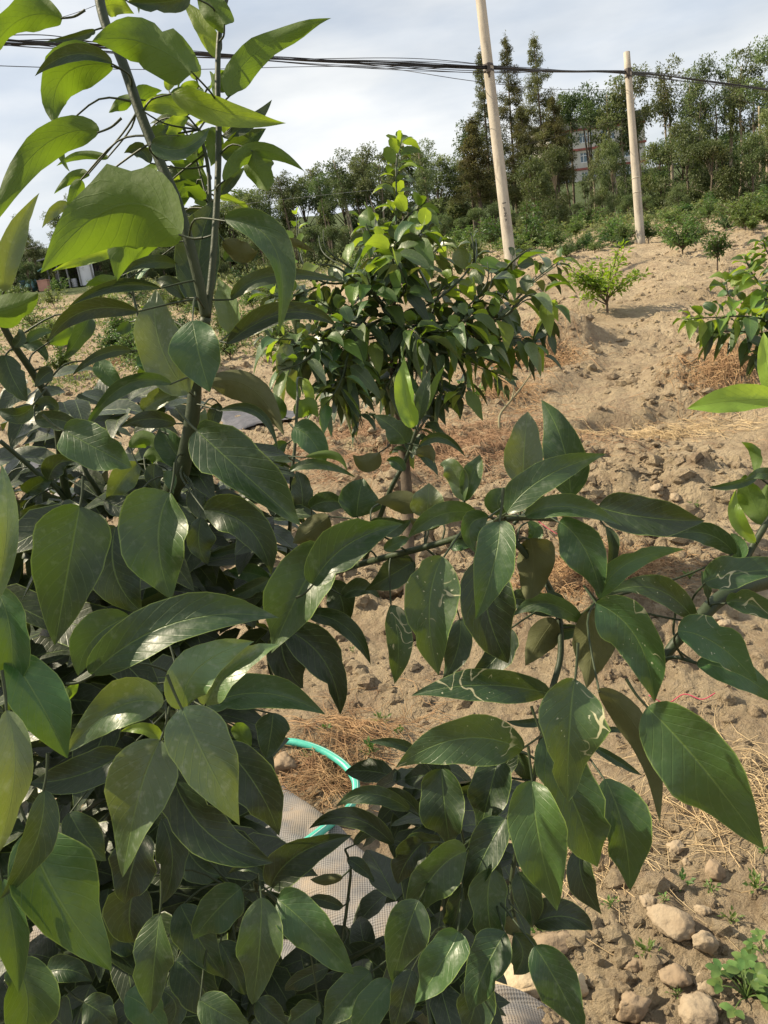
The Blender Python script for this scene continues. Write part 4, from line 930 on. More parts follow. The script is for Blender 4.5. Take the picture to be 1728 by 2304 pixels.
# second, third ranks closing the wood: nothing in the photograph tells these apart
k = 0
for px in np.linspace(-60, 1790, 44):
    top = np.interp(px, [-60, 300, 560, 800, 1000, 1130, 1280, 1500, 1790], [545, 515, 415, 345, 318, 365, 385, 310, 260])+random.uniform(-18, 25)
    if 1240 < px < 1312: continue
    if 1325 <= px < 1460: top += 40
    far_tree(random.choice(['r1', 'r2', 'r3', 'e3']), px, top, random.uniform(60, 68), 'dense dark tree in the rear rank of the wood', 'rear rank trees of the wood', 1.05); k += 1
for px in np.linspace(-60, 1790, 50):
    hz_ = 634-(px-864)*.1405
    top = np.interp(px, [-60, 300, 560, 1000, 1180, 1330, 1500, 1790], [575, 560, 520, 470, 450, 425, 420, 400])+random.uniform(-14, 14)
    if 1240 < px < 1320: top = 445
    far_tree(random.choice(['r1', 'r2', 'r3']), px, top, (random.uniform(57, 62) if px < 420 else random.uniform(44, 50)), 'low dense tree along the foot of the wood', 'low trees along the foot of the wood', 1.0)
# bare trunks one sees between the leaves at the right
for (a, b, c, d, dist, lb) in [(1620, 460, 1624, 800, 45, 'straight pale bare trunk near the right edge'), (1545, 700, 1530, 830, 45, 'short pale trunk left of the straight bare trunk'), (1650, 560, 1655, 800, 44.5, 'thin pale trunk at the right edge'), (1240, 660, 1238, 850, 46, 'thin trunk below the first peak tree'), (905, 780, 908, 890, 47, 'dark trunk below the building')]:
    p0 = P(*s2(c, d), dist); p1_ = P(*s2(a, b), dist); p0[2] = h_ter(p0[0], p0[1])-.1
    rt = thing('bare_tree', lb, 'tree', p0); v, f = tube([(0, 0, 0), (p1_-p0)*.5+np.array([.05, 0, 0]), p1_-p0], [.10, .08, .06], 8, 4); link('trunk', new_mesh('trunk', v, f, palebark, True), rt)
# undergrowth strip at the foot of the wood (uncountable)
def stuff_band(n, pxr, dr, hgt, size, m, label, sub=9):
    k = n//sub; px = rng.uniform(*pxr, k); ds = rng.uniform(*dr, k); xy = np.array([xy_at(a, b) for a, b in zip(px, ds)]); ok = fbm(xy[:, 0]*.5, xy[:, 1]*.5, 2, 77) > .42; xy = xy[ok]; k = len(xy)
    z = h_ter(xy[:, 0], xy[:, 1])+rng.random(k)**1.6*hgt; c = np.stack([xy[:, 0], xy[:, 1], z], -1); p = np.repeat(c, sub, 0)+rng.normal(0, .13, (k*sub, 3)); D = rng.normal(0, 1, p.shape)+np.array([0, 0, .5])
    V, Fc = quad_leaves(len(p), (p, D), size, .55); o = link('undergrowth', new_mesh('undergrowth', V, Fc, m, False)); tag(o, label, kind='stuff')
stuff_band(17000, (-120, 1850), (37, 50), .55, (.08, .20), undm, 'tangled green undergrowth along the foot of the wood')
stuff_band(26000, (-120, 700), (12, 36), .22, (.04, .10), undm, 'low green weeds covering the far left of the orchard')
stuff_band(7000, (650, 1850), (24, 38), .14, (.04, .10), undm, 'low green weeds before the wood on the right')
stuff_band(5000, (1000, 1850), (32, 38), .35, (.06, .14), undm, 'weedy strip behind the farther pole')
# ------------------------------------------------------------------ orchard bushes
def var_bush(seed, m, H=1.2, W_=.55, dens=26, trunk=.25, leaf=(.07, .12)):
    rs = random.Random(seed); limbs = []; P_, D_ = [], []
    for j in range(15):
        a = rs.random()*6.28; el = rs.uniform(.25, 1.4); b = np.array([0, 0, H*trunk*rs.uniform(.4, 1)]); d = np.array([math.cos(a)*math.cos(el), math.sin(a)*math.cos(el), math.sin(el)]); L_ = H*(1-trunk)*rs.uniform(.6, 1.0)*(.6+.4*math.sin(el)); e = b+d*L_*np.array([W_/.5, W_/.5, 1]); mm = (b+e)/2+np.array([0, 0, .05]); limbs.append(([b, mm, e], .012, .004))
        for u in range(dens):
            t = (u+.5)/dens*.8+.22; p = b*(1-t)**2+2*t*(1-t)*mm+t*t*e
            for w_ in range(3):
                dd = np.array([rs.gauss(0, 1), rs.gauss(0, 1), rs.gauss(.15, .6)]); dd /= np.linalg.norm(dd); off = rs.random()*.09*H/1.2
                P_.append(p+dd*off); D_.append(dd)
    limbs.append(([(0, 0, 0), (.01, 0, H*trunk*.6), (0, 0, H*trunk)], .02, .014))
    p = np.array(P_); D = np.array(D_); V, Fc = quad_leaves(len(p), (p, D), leaf, .46); return new_mesh('crown', V, Fc, m, False), limb_mesh('stem', limbs, wood_m)
BV = {'n1': var_bush(1, bushm), 'n2': var_bush(2, bushm, W_=.7), 'n3': var_bush(3, bushm, W_=.42, trunk=.38), 'd1': var_bush(4, darkbush, W_=.7, dens=34, trunk=.1), 'y1': var_bush(5, bushy, W_=.66, dens=24, trunk=.24), 's1': var_bush(7, bushm, W_=.6, dens=12), 'm1': var_bush(8, bushm, W_=.45, trunk=.45, dens=18)}
def bush(var, bx, by, hpx, label, group=None, wide=1.0, z=0):
    g = G(bx, by, False); d = depth(g); Hm = hpx/F*d; s = Hm/1.22; root = thing('citrus_bush', label, 'bush', (g[0], g[1], g[2]-.02), group); root.scale = (s*wide, s*wide, s); root.rotation_euler = (0, 0, random.random()*6.28)
    a, b = BV[var]; link('crown', a, root); link('stem', b, root)
B_ = [('y1', *s2(965, 1345), 170, 'bright yellow-green citrus bush with bare splayed stems right of the young citrus tree', 1.0),
 ('n1', *s2(1290, 1100), 100, 'grey-green bush on the slope right of the farther pole', 1.1),
 ('m1', *s2(1440, 1170), 120, 'small round-headed citrus on a thin pale stem', .9),
 ('n2', *s2(1562, 1000), 112, 'taller bushy citrus at the upper right with its stem showing', 1.0),
 ('s1', *s2(1010, 1055), 90, 'bush with bare pinkish twigs left of the farther pole base', 1.1),
 ('d1', *s2(620, 1085), 118, 'large dark citrus bush at the foot of the nearer pole', 1.15),
 ('n1', *s2(470, 1080), 90, 'leafy bush just left of the nearer pole', 1.0),
 ('n2', *s2(735, 1075), 70, 'low bush two places right of the nearer pole', 1.1),
 ('n3', *s2(830, 1040), 62, 'small bush midway between the poles', 1.1),
 ('d1', *s2(900, 1085), 50, 'low dark bush in front of the farther pole base', 1.2),
 ('n2', *s2(1650, 900), 70, 'green bush at the right edge below the guard rail', 1.1),
 ('n1', *s2(1530, 880), 60, 'bush behind the taller upper right citrus', 1.1),
 ('n3', *s2(1655, 985), 60, 'bush cut by the right edge of the picture, on the slope', 1.0),
 ('n1', *s2(1400, 960), 60, 'bush standing between the farther pole and the taller upper right citrus', 1.1),
 ('n2', *s2(1240, 985), 60, 'bush just right of the farther pole, half way up', 1.1),
 ('n1', *s2(330, 1110), 80, 'bush peeping between the citrus leader and the nearer pole', 1.2),
 ('s1', *s2(1235, 1060), 44, 'yellowish low bush close right of the farther pole base', 1.0)]
B_ += [('n2', *s2(1600, 955), 80, 'bush between the taller upper right citrus and the right edge', 1.1), ('n1', *s2(1335, 1015), 60, 'thin bush on the slope, second to the right from the farther pole', 1.2),
 ('s1', *s2(1480, 960), 66, 'sparse bush immediately left of the taller upper right citrus', 1.2), ('n2', *s2(560, 1120), 70, 'low citrus bush hiding the foot of the nearer pole', 1.3), ('d1', *s2(690, 1060), 64, 'dark bush immediately right of the large dark bush', 1.0)]
for v, bx, by, hp_, lb, wd in B_: bush(v, bx, by, hp_, lb, None, wd)
for i in range(70):
    px = random.uniform(560, 1760); f_ = random.random(); y0 = 634-(px-864)*.1405
    by = y0+random.uniform(-52, 14)+max(0, (1000-px))*.06
    bush(random.choice(['n1', 'n2', 'n3', 'd1', 'n1', 's1']), px, by, random.uniform(28, 60), 'small green citrus bush in the far orchard rows on the right', 'far citrus bushes on the right', random.uniform(1, 1.5))
for i in range(60):
    px = random.uniform(-40, 640); by = 655+random.random()**1.3*210-(px*.03)
    sz = np.interp(by, [640, 860], [34, 105])*random.uniform(.8, 1.25)
    bush(random.choice(['n1', 'n2', 'n3', 's1', 's1', 'd1']), px, by, sz, 'small citrus bush in the rows at the far left', 'far citrus bushes on the left', random.uniform(.9, 1.4))
# ------------------------------------------------------------------ young citrus tree in the middle distance
def C7(x, y, d): return P(*S(7, x, y), d)
g = G(925, 1440); dm_ = depth(g)
root = thing('citrus_tree', 'dark glossy young citrus tree with a tall leader, standing beyond the foreground branches', 'tree', g); mt = Plant(root); D0 = dm_+.12
mt.stem([g, C7(700, 1600, D0), C7(655, 1250, D0), C7(640, 950, D0), C7(640, 640, D0)], .028, .013, 'trunk', wood_m)
def kfun(p):
    # paler leaf kinds towards the top, the right and the far left, dark ones below
    h_ = p[2]
    if p[0] > g[0]+.28 and h_ > g[2]+.95: return 'YUYMUL'
    return 'YYUMU' if h_ > g[2]+1.5 else ('UYUMGL' if h_ > g[2]+1.22 else ('MGUDL' if h_ > g[2]+1.02 else ('YUYMG' if p[0] < g[0]-.45 else 'DDM')))
fk = lambda *a: a
SH = [([(648, 560, 0), (580, 480, -.1), (530, 450, -.15)], 7, .11), ([(648, 480, 0), (710, 400, -.1), (770, 370, -.15)], 7, .10), ([(650, 600, -.05), (560, 520, -.25), (520, 440, -.3)], 12, .125), ([(650, 600, -.05), (720, 520, -.25), (780, 470, -.3)], 12, .125), ([(650, 660, -.1), (640, 600, -.35), (650, 520, -.45)], 12, .12), ([(1000, 640, -.1), (1000, 560, -.2), (985, 480, -.2)], 9, .13), ([(1130, 660, -.2), (1180, 600, -.3), (1250, 550, -.3)], 12, .125),
 ([(640, 640, 0), (655, 400, -.02), (655, 180, -.02), (672, 70, 0)], 34, .088), 
 ([(600, 800, 0), (480, 660, -.1), (350, 560, -.15), (330, 470, -.15)], 16, .10), ([(480, 700, -.1), (330, 700, -.2), (230, 600, -.25), (212, 400, -.25)], 16, .10),
 ([(350, 700, -.1), (200, 760, -.2), (90, 760, -.3)], 11, .10), ([(560, 900, 0), (420, 850, -.2), (300, 780, -.3)], 10, .10), ([(640, 700, 0), (560, 560, .1), (500, 420, .1)], 10, .10),
 ([(640, 720, 0), (760, 640, .1), (830, 560, .15), (860, 520, .15)], 13, .10), ([(640, 800, 0), (700, 720, -.25), (650, 600, -.35)], 11, .11), ([(640, 850, 0), (560, 760, -.3), (520, 660, -.4)], 11, .11),
 ([(650, 850, 0), (800, 800, -.1), (930, 700, -.1), (1000, 600, -.1), (985, 520, -.1)], 16, .11), ([(700, 900, 0), (900, 860, -.2), (1050, 720, -.25), (1060, 610, -.25)], 16, .115),
 ([(800, 900, 0), (1000, 860, -.1), (1160, 720, -.15), (1170, 560, -.15)], 17, .115), ([(850, 930, .1), (1100, 850, .1), (1270, 690, .1), (1400, 590, .1)], 18, .115),
 ([(950, 900, 0), (1120, 860, -.2), (1240, 760, -.25), (1330, 780, -.25), (1340, 900, -.25)], 16, .11), ([(700, 900, 0), (880, 920, -.35), (1000, 830, -.4)], 11, .11),
 ([(700, 950, 0), (820, 1000, -.2), (960, 1020, -.25), (1080, 980, -.25)], 13, .105), ([(680, 1000, 0), (800, 1080, -.1), (870, 1200, -.1)], 12, .10), ([(800, 1000, 0), (1000, 1060, .1), (1120, 1120, .1)], 11, .09),
 ([(650, 900, 0), (720, 900, -.35), (780, 980, -.4)], 11, .11), ([(640, 950, 0), (540, 950, -.2), (430, 980, -.3), (380, 1040, -.3)], 12, .105), ([(640, 1000, 0), (560, 1040, .1), (470, 1060, .1)], 8, .10),
 ([(900, 950, 0), (1060, 960, -.1), (1200, 950, -.1), (1290, 1000, -.1)], 13, .10), ([(620, 850, 0), (500, 900, -.35), (400, 880, -.4)], 10, .11), ([(470, 1000, -.3), (470, 1180, -.32), (500, 1320, -.35)], 8, .09), ([(380, 900, -.3), (250, 960, -.35), (130, 1020, -.4)], 10, .09),
 ([(440, 960, -.3), (260, 960, -.45), (90, 950, -.5)], 16, .11), ([(440, 1020, -.35), (400, 1160, -.45), (320, 1270, -.45)], 15, .11), ([(330, 980, -.4), (230, 1060, -.5), (150, 1090, -.5)], 12, .10), ([(560, 760, -.2), (400, 640, -.35), (300, 620, -.4)], 14, .11), ([(700, 1000, -.1), (640, 1120, -.2), (600, 1180, -.2)], 11, .11), ([(690, 1500, 0), (730, 1400, -.1), (790, 1300, -.15)], 9, .10), ([(670, 1350, 0), (600, 1300, -.1), (520, 1290, -.2)], 8, .10), ([(670, 1200, 0), (760, 1180, .1), (850, 1220, .1)], 8, .10), ([(900, 1000, -.1), (960, 1120, -.15), (940, 1200, -.15)], 11, .10),
 ([(800, 900, .1), (840, 760, .1), (900, 700, .15)], 9, .11), ([(1000, 1000, -.05), (1100, 1060, -.05), (1160, 1000, 0)], 7, .08)]
for k, (pts, n, L_) in enumerate(SH):
    mt.gap = 0 if k in (0, 1, 7) else .27
    hang = .6 if np.mean([p[1] for p in pts]) > 880 else .35
    mt.shoot([C7(a, b, D0+dd) for a, b, dd in pts], n, L_*1.2, kfun, (.006, .0018), droop=hang, seed=k, nv=7, start=.12, spread=.85)
mt.mass = ([], [], []); mt.gap = .38
for rpt in range(2):
    for k, (pts, n, L_) in enumerate(SH):
        if k == 0 or (rpt == 1 and min(p[1] for p in pts) < 640): continue
        jx, jy, jd = random.uniform(-45, 45), random.uniform(-20, 50), random.uniform(.22, .55)
        mt.shoot([C7(a+jx*(i/len(pts)), b+jy*(i/len(pts)), D0+dd+jd*(i/len(pts))) for i, (a, b, dd) in enumerate(pts)], n, L_*1.05, 'D', (.004, .0018), droop=.45, seed=100+k+rpt*50, start=.1, spread=.85)
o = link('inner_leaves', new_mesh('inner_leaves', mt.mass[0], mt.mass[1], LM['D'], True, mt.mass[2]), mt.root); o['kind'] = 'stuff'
# ------------------------------------------------------------------ bright citrus at the right, middle distance
g = G(1860, 1150); dm_ = depth(g)
root = thing('citrus_tree', 'citrus tree with lime-green tips reaching in from the right edge, above the path', 'tree', g); rtree = Plant(root); D1 = dm_*.97
def C2(x, y, d): return P(*S(2, x, y), d)
rtree.stem([g, C2(1900, 1700, D1), C2(1880, 1450, D1), C2(1750, 1320, D1)], .03, .012, 'trunk', wood_m)
for k, (pts, n, kd, L_) in enumerate([([(1750, 1330, 0), (1660, 1260, 0), (1590, 1180, 0), (1560, 1110, 0)], 17, 'YYUY', .12), ([(1760, 1420, 0), (1600, 1370, -.1), (1450, 1370, -.1), (1300, 1380, -.1)], 20, 'YUYG', .115),
   ([(1760, 1450, 0), (1620, 1440, 0), (1500, 1430, 0), (1400, 1440, 0)], 15, 'GDUD', .11), ([(1780, 1200, 0), (1700, 1150, 0), (1650, 1080, 0), (1640, 1040, 0)], 12, 'YGUG', .10), ([(1760, 1350, .1), (1640, 1330, .1), (1500, 1290, .1), (1480, 1200, .1)], 15, 'YUYG', .11), ([(1780, 1500, 0), (1700, 1500, -.1), (1600, 1540, -.1)], 12, 'DDG', .11), ([(1780, 1350, -.1), (1720, 1350, -.1), (1660, 1300, -.1)], 9, 'DGY', .11)]):
    rtree.shoot([C2(a, b, D1+dd) for a, b, dd in pts], int(n*1.7), L_*1.12, kd, (.006, .002), droop=.45, seed=40+k, nv=7, start=.1)
# ------------------------------------------------------------------ foreground citrus
fgb = np.array([-.62, .95, float(h_fine(-.62, .95))])
root = thing('citrus_tree', 'large foreground citrus tree filling the left and bottom of the picture', 'tree', fgb); fg = Plant(root); fg.k = .62
def Q(c, x, y, d): return P(*S(c, x, y), d*DS)
trk = Q(0, 250, 1900, .95)
fg.stem([fgb, (fgb+trk)/2+np.array([.03, 0, 0]), trk, Q(0, 330, 1560, .85), Q(0, 370, 1290, .74), Q(3, 740, 660, .68), Q(3, 780, 580, .66), Q(3, 830, 330, .64), Q(3, 850, 100, .63), Q(1, 890, 1370, .62)], .026, .0085, 'trunk', stem_m, 12)
fg.stem([Q(1, 890, 1370, .62), Q(1, 850, 1180, .61), Q(1, 775, 900, .60), Q(1, 700, 720, .60), Q(1, 610, 500, .60), Q(1, 530, 270, .60), Q(1, 455, 100, .60), Q(1, 420, -60, .60), Q(1, 400, -200, .6)], .0085, .0075, 'branch', stem_m, 10)
fg.stem([Q(1, 895, 1370, .62), Q(1, 915, 1180, .62), Q(1, 935, 900, .62), Q(1, 945, 600, .62), Q(1, 940, 350, .62), Q(1, 950, 130, .62), Q(1, 990, -60, .62)], .0062, .0038, 'branch', stem_m, 10)
ST = [([(1, 905, 940, .68), (1, 905, 820, .68), (1, 895, 700, .68), (1, 860, 560, .68)], .004, .003), ([(3, 480, 760, .78), (3, 420, 640, .76), (3, 370, 560, .75), (3, 330, 430, .75)], .0062, .004),
 ([(0, 250, 1400, .85), (0, 155, 1130, .72), (0, 125, 940, .66), (0, 78, 846, .64), (0, 26, 768, .62), (0, -20, 680, .6)], .008, .005), ([(0, 250, 1400, .85), (3, 300, 720, .72), (3, 150, 560, .70), (3, 0, 430, .68)], .006, .004),
 ([(0, 300, 1500, .86), (0, 480, 1420, .85), (0, 600, 1340, .8), (0, 760, 1285, .7), (0, 864, 1255, .62), (0, 1010, 1216, .57), (0, 1135, 1168, .52), (0, 1250, 1168, .55)], .0075, .004),
 ([(0, 1010, 1216, .57), (0, 1130, 1200, .55), (0, 1240, 1330, .57), (0, 1262, 1460, .56), (0, 1240, 1560, .55), (0, 1215, 1680, .55), (0, 1190, 1800, .56), (0, 1165, 1900, .57), (0, 1150, 2000, .57), (0, 1165, 2110, .57)], .0055, .003),
 ([(0, 1240, 1330, .57), (0, 1290, 1390, .55), (0, 1343, 1352, .52)], .003, .002), ([(0, 1165, 1850, .57), (0, 1120, 1870, .58), (0, 1036, 1911, .56), (0, 1000, 2050, .56), (0, 1040, 2160, .55)], .0035, .0025),
 ([(0, 780, 2200, .66), (0, 770, 2130, .66), (5, 1500, 960, .66), (5, 1515, 800, .66), (5, 1490, 720, .66)], .0035, .002), ([(0, 300, 2050, .9), (0, 400, 1830, .75), (0, 401, 1612, .55)], .006, .003), ([(0, 250, 2200, .9), (0, 480, 2070, .66), (5, 1060, 905, .55), (5, 1160, 915, .55)], .004, .002),
 ([(0, 640, 1500, .85), (3, 1250, 860, .8), (3, 1260, 600, .78), (3, 1275, 440, .78), (3, 1285, 240, .78)], .0045, .003), ([(0, 820, 1262, .66), (4, 20, 660, .62), (4, 90, 520, .61), (4, 135, 400, .6), (4, 150, 340, .6)], .0045, .0025),
 ([(4, 350, 790, .56), (4, 347, 730, .555), (4, 345, 690, .55)], .003, .0025), ([(4, 560, 790, .54), (4, 640, 720, .54), (4, 800, 660, .54)], .003, .002), ([(0, 330, 800, .8), (1, 590, 1340, .8), (1, 545, 1150, .8), (1, 540, 1050, .8)], .0035, .002), ([(0, 300, 2350, 1.0), (0, 600, 2250, .8), (0, 740, 2180, .7), (0, 860, 2120, .66)], .008, .004),
 ([(0, 640, 1560, .85), (0, 605, 1500, .83), (0, 625, 1430, .8), (0, 700, 1340, .8)], .004, .002), ([(0, 401, 1612, .55), (0, 395, 1560, .54), (0, 400, 1520, .53)], .003, .002)]
for pts, r0, r1 in ST: fg.stem([Q(*p) for p in pts], r0, r1, 'branch', stem_m, 8)
LV = {
1: [((835,312),(620,185),(398,178),235,.55,'U',0,8),((270,75),(80,90),(-60,270),135,.50,'U'),((410,130),(330,158),(187,182),38,.60,'D'),((485,280),(275,330),(240,545),190,.57,'U'),((485,272),(310,235),(150,330),75,.565,'D'),
 ((430,565),(165,650),(-40,990),150,.50,'U'),((785,1010),(510,890),(175,1180),380,.48,'U'),((640,980),(545,1060),(505,1215),150,.57,'U'),((570,1060),(400,1110),(225,1172),60,.60,'Y'),((20,1260),(50,1050),(170,833),105,.55,'L'),
 ((-90,1350),(60,1330),(165,1265),150,.50,'U'),((815,1700),(690,1480),(675,1250),225,.60,'L'),((830,1385),(860,1530),(908,1695),225,.54,'M'),((880,1335),(860,1090),(937,857),205,.67,'D'),((970,945),(1190,1080),(1200,1450),140,.55,'M'),
 ((985,420),(1120,215),(1432,78),125,.60,'U'),((750,400),(950,480),(1237,532),120,.59,'Y'),((960,590),(1080,530),(1175,430),62,.63,'D'),((950,660),(1040,615),(1150,555),110,.64,'G'),((815,492),(700,448),(608,480),90,.62,'Y'),
 ((600,470),(630,410),(700,392),80,.66,'U'),((575,425),(520,450),(470,487),60,.66,'U'),((655,620),(790,640),(905,550),110,.57,'M'),((965,780),(1110,650),(1317,742),85,.60,'U'),((1090,650),(1115,740),(1160,825),140,.605,'U'),
 ((820,-20),(700,10),(550,10),95,.58,'D'),((935,250),(870,110),(790,5),85,.66,'Y'),((972,110),(915,20),(845,-80),125,.60,'U'),((728,392),(745,335),(800,292),52,.72,'Y'),((690,585),(760,535),(822,505),72,.68,'Y'),((470,680),(350,668),(243,718),42,.66,'U'),
 ((385,750),(310,770),(233,838),52,.66,'U'),((300,885),(240,905),(181,986),52,.64,'L'),((350,775),(325,850),(295,930),70,.62,'U'),((890,890),(830,820),(765,865),95,.70,'U'),((650,705),(600,645),(535,662),70,.66,'D'),((900,790),(820,740),(730,690),90,.70,'U'),((775,1045),(730,1030),(688,1035),42,.64,'Y'),
 ((705,1000),(620,1080),(548,1185),85,.66,'U'),((765,1145),(640,1135),(515,1195),62,.66,'D'),((520,1230),(440,1215),(370,1235),60,.70,'U'),((695,1245),(480,1240),(288,1337),60,.60,'D'),((800,1290),(730,1225),(672,1215),75,.66,'D'),((595,1345),(360,1345),(208,1480),95,.58,'D'),((390,1370),(345,1450),(270,1560),85,.62,'M'),
 ((1000,1295),(1180,1190),(1507,1222),75,.62,'D'),((980,1485),(1240,1350),(1457,1412),105,.60,'D'),((1000,1440),(990,1320),(940,1200),115,.70,'L'),((965,1040),(1040,1090),(1115,1085),105,.66,'O'),((1215,1035),(1290,1055),(1365,1092),36,.68,'O'),((640,590),(690,570),(730,540),60,.66,'M'),((265,560),(258,650),(302,742),42,.60,'U'),
 ((970,1130),(1010,1100),(1040,1150),60,.72,'M'),((600,1000),(650,960),(720,960),60,.70,'U'),((900,900),(830,920),(770,900),60,.70,'D'),((780,940),(810,960),(850,950),50,.70,'Y'),((930,1000),(870,960),(820,930),60,.74,'U'),((560,1390),(530,1420),(500,1435),50,.66,'M'),((120,1480),(170,1440),(240,1432),46,.62,'M'),((60,1500),(90,1460),(80,1420),50,.62,'D'),
 ((640,560),(690,640),(760,660),70,.70,'U'),((880,400),(830,370),(770,385),50,.70,'Y'),((960,400),(980,330),(1000,300),60,.63,'U'),((900,560),(930,620),(910,720),90,.66,'U'),((440,40),(500,20),(580,60),90,.64,'Y'),((210,1480),(330,1440),(420,1390),70,.66,'U'),((950,840),(1000,780),(1060,720),50,.66,'M'),((700,850),(770,790),(790,740),60,.74,'Y'),((560,10),(590,-30),(600,60),60,.66,'L'),((700,720),(750,760),(820,760),70,.74,'M')],
3: [((740,182),(530,195),(352,410),75,.56,'M'),((275,385),(430,470),(570,545),215,.50,'M'),((850,385),(1040,560),(1302,798),265,.45,'M'),((735,655),(685,860),(742,1118),320,.47,'M'),((345,712),(300,960),(237,1314),330,.48,'M'),((395,1440),(760,1215),(1208,1195),225,.42,'M'),((790,1590),(860,1410),(1098,1297),200,.41,'L'),((885,1570),(1010,1410),(1212,1308),150,.43,'L'),
 ((1350,1050),(1500,880),(1742,788),205,.50,'M'),((1405,895),(1290,1090),(1172,1348),270,.55,'M'),((880,730),(1070,800),(1172,1012),185,.60,'D'),((895,180),(1080,200),(1228,408),155,.62,'O'),((-30,1130),(30,800),(5,528),110,.40,'L'),((-20,1070),(50,1290),(30,1620),170,.42,'G'),((760,355),(640,335),(518,372),82,.64,'D'),((615,300),(700,245),(805,215),95,.68,'L'),((805,545),(735,450),(690,365),135,.66,'M'),
 ((670,530),(665,590),(690,658),85,.66,'D'),((840,430),(870,350),(885,288),62,.68,'L'),((595,525),(520,610),(465,705),115,.70,'L'),((950,300),(1120,310),(1203,485),44,.62,'D'),((1268,372),(1350,430),(1402,542),135,.74,'M'),((1300,765),(1305,650),(1280,560),115,.72,'D'),((1540,760),(1550,670),(1570,592),190,.64,'M'),((1420,755),(1340,820),(1265,872),125,.66,'O'),((1340,720),(1420,690),(1520,715),95,.68,'M'),((1640,480),(1580,520),(1525,490),90,.72,'O'),
 ((150,340),(260,340),(385,390),90,.62,'D'),((210,600),(250,530),(325,520),100,.66,'D'),((450,690),(550,720),(660,720),100,.68,'D'),((90,760),(180,740),(285,710),90,.66,'D'),((500,800),(500,1010),(620,1175),240,.58,'D'),((560,1190),(400,1290),(338,1445),200,.56,'M'),((1430,1040),(1480,1130),(1480,1247),130,.76,'D'),((1325,1180),(1490,1230),(1602,1398),92,.72,'D'),((1230,1245),(1400,1380),(1470,1612),185,.70,'D'),((1215,1225),(1230,1380),(1310,1500),200,.72,'D'),
 ((1165,1030),(1080,1000),(985,992),90,.72,'M'),((1165,1025),(1060,1080),(940,1118),72,.71,'M'),((850,960),(890,1010),(930,1060),100,.74,'D'),((1120,860),(1000,900),(880,930),50,.7,'D'),((1480,1100),(1560,1070),(1640,1110),80,.74,'D'),((140,280),(70,320),(-20,290),80,.60,'D'),((230,130),(190,150),(150,200),70,.62,'D'),((20,60),(60,170),(120,260),120,.62,'D'),((570,40),(430,60),(310,150),50,.60,'D'),((420,80),(470,150),(540,220),90,.66,'G'),((600,60),(640,130),(560,200),110,.68,'G'),
 ((80,0),(170,30),(200,90),60,.66,'M'),((250,300),(190,270),(110,340),60,.64,'D'),((560,460),(630,420),(690,480),80,.68,'U'),((740,560),(735,600),(750,660),60,.62,'M'),((620,500),(670,490),(720,530),70,.70,'U'),((830,640),(880,720),(980,690),110,.64,'D'),((870,760),(860,880),(900,960),120,.62,'D'),((0,640),(50,720),(110,760),100,.70,'D'),((120,660),(160,620),(230,600),90,.70,'D'),((950,270),(920,350),(940,420),70,.72,'D'),((1250,560),(1380,530),(1540,590),50,.66,'M'),((1320,500),(1440,490),(1500,560),40,.72,'U'),
 ((1230,330),(1180,270),(1150,210),100,.8,'G'),((1290,330),(1330,280),(1375,330),90,.8,'U'),((1290,250),(1260,200),(1240,150),60,.8,'U'),((1240,440),(1200,480),(1230,560),60,.8,'M'),((1310,160),(1340,240),(1310,300),50,.82,'Y'),((640,1180),(700,1060),(760,1000),120,.66,'M'),((120,1290),(60,1200),(80,1050),120,.7,'D'),((960,1150),(1050,1180),(1100,1240),110,.7,'D'),((1560,900),(1500,950),(1440,960),60,.62,'D')],
4: [((600,625),(607,450),(622,303),172,.52,'L'),((805,675),(775,450),(680,252),185,.525,'M'),((530,742),(690,590),(962,486),150,.45,'M'),((612,757),(800,715),(1032,800),108,.45,'M'),((925,715),(1130,760),(1387,775),200,.50,'D'),((1515,920),(1390,830),(1210,845),105,.52,'M'),((758,778),(870,900),(937,1107),190,.50,'M'),((958,800),(990,900),(960,1022),55,.53,'D'),((930,1112),(1050,960),(1303,898),105,.50,'G'),
 ((1350,1215),(1160,1065),(930,1112),115,.51,'S'),((915,1130),(1090,1280),(1170,1560),230,.45,'S'),((500,778),(475,960),(395,1203),200,.42,'M'),((450,760),(370,800),(395,915),120,.43,'M'),((252,930),(195,1160),(237,1443),248,.45,'S'),((420,950),(450,1180),(537,1392),250,.50,'D'),((630,850),(645,980),(620,1140),180,.55,'O'),((722,1525),(421,1484),(117,1531),155,.49,'S'),((545,1240),(480,1370),(366,1460),135,.54,'D'),((740,1200),(675,1290),(610,1402),135,.56,'O'),
 ((862,1220),(700,1130),(553,1190),95,.54,'M'),((705,1080),(760,1140),(803,1218),66,.56,'D'),((848,1245),(750,1265),(658,1332),72,.57,'M'),((905,1150),(900,1320),(875,1500),190,.53,'O'),((30,1140),(62,1300),(45,1482),125,.60,'S'),((330,1200),(315,1340),(250,1472),120,.60,'D'),((160,725),(70,690),(-40,695),105,.60,'O'),((185,755),(190,690),(195,612),165,.60,'L'),((400,745),(240,750),(103,852),105,.55,'M'),((530,745),(490,690),(545,628),115,.56,'M'),((348,690),(300,560),(240,535),100,.55,'L'),
 ((350,690),(390,570),(415,490),95,.55,'M'),((132,367),(95,240),(88,64),100,.58,'Y'),((150,347),(168,230),(202,117),66,.60,'M'),((180,305),(210,200),(266,104),40,.60,'U'),((92,442),(50,380),(-45,318),115,.60,'M'),((150,452),(250,415),(354,502),50,.60,'D'),((140,490),(190,478),(216,527),60,.60,'O'),((88,560),(50,520),(10,515),60,.61,'M'),((130,950),(30,1010),(-85,1080),130,.62,'D'),((620,780),(650,830),(600,870),70,.56,'G'),((560,800),(500,830),(440,850),60,.56,'M'),((250,770),(170,790),(110,760),60,.58,'O'),
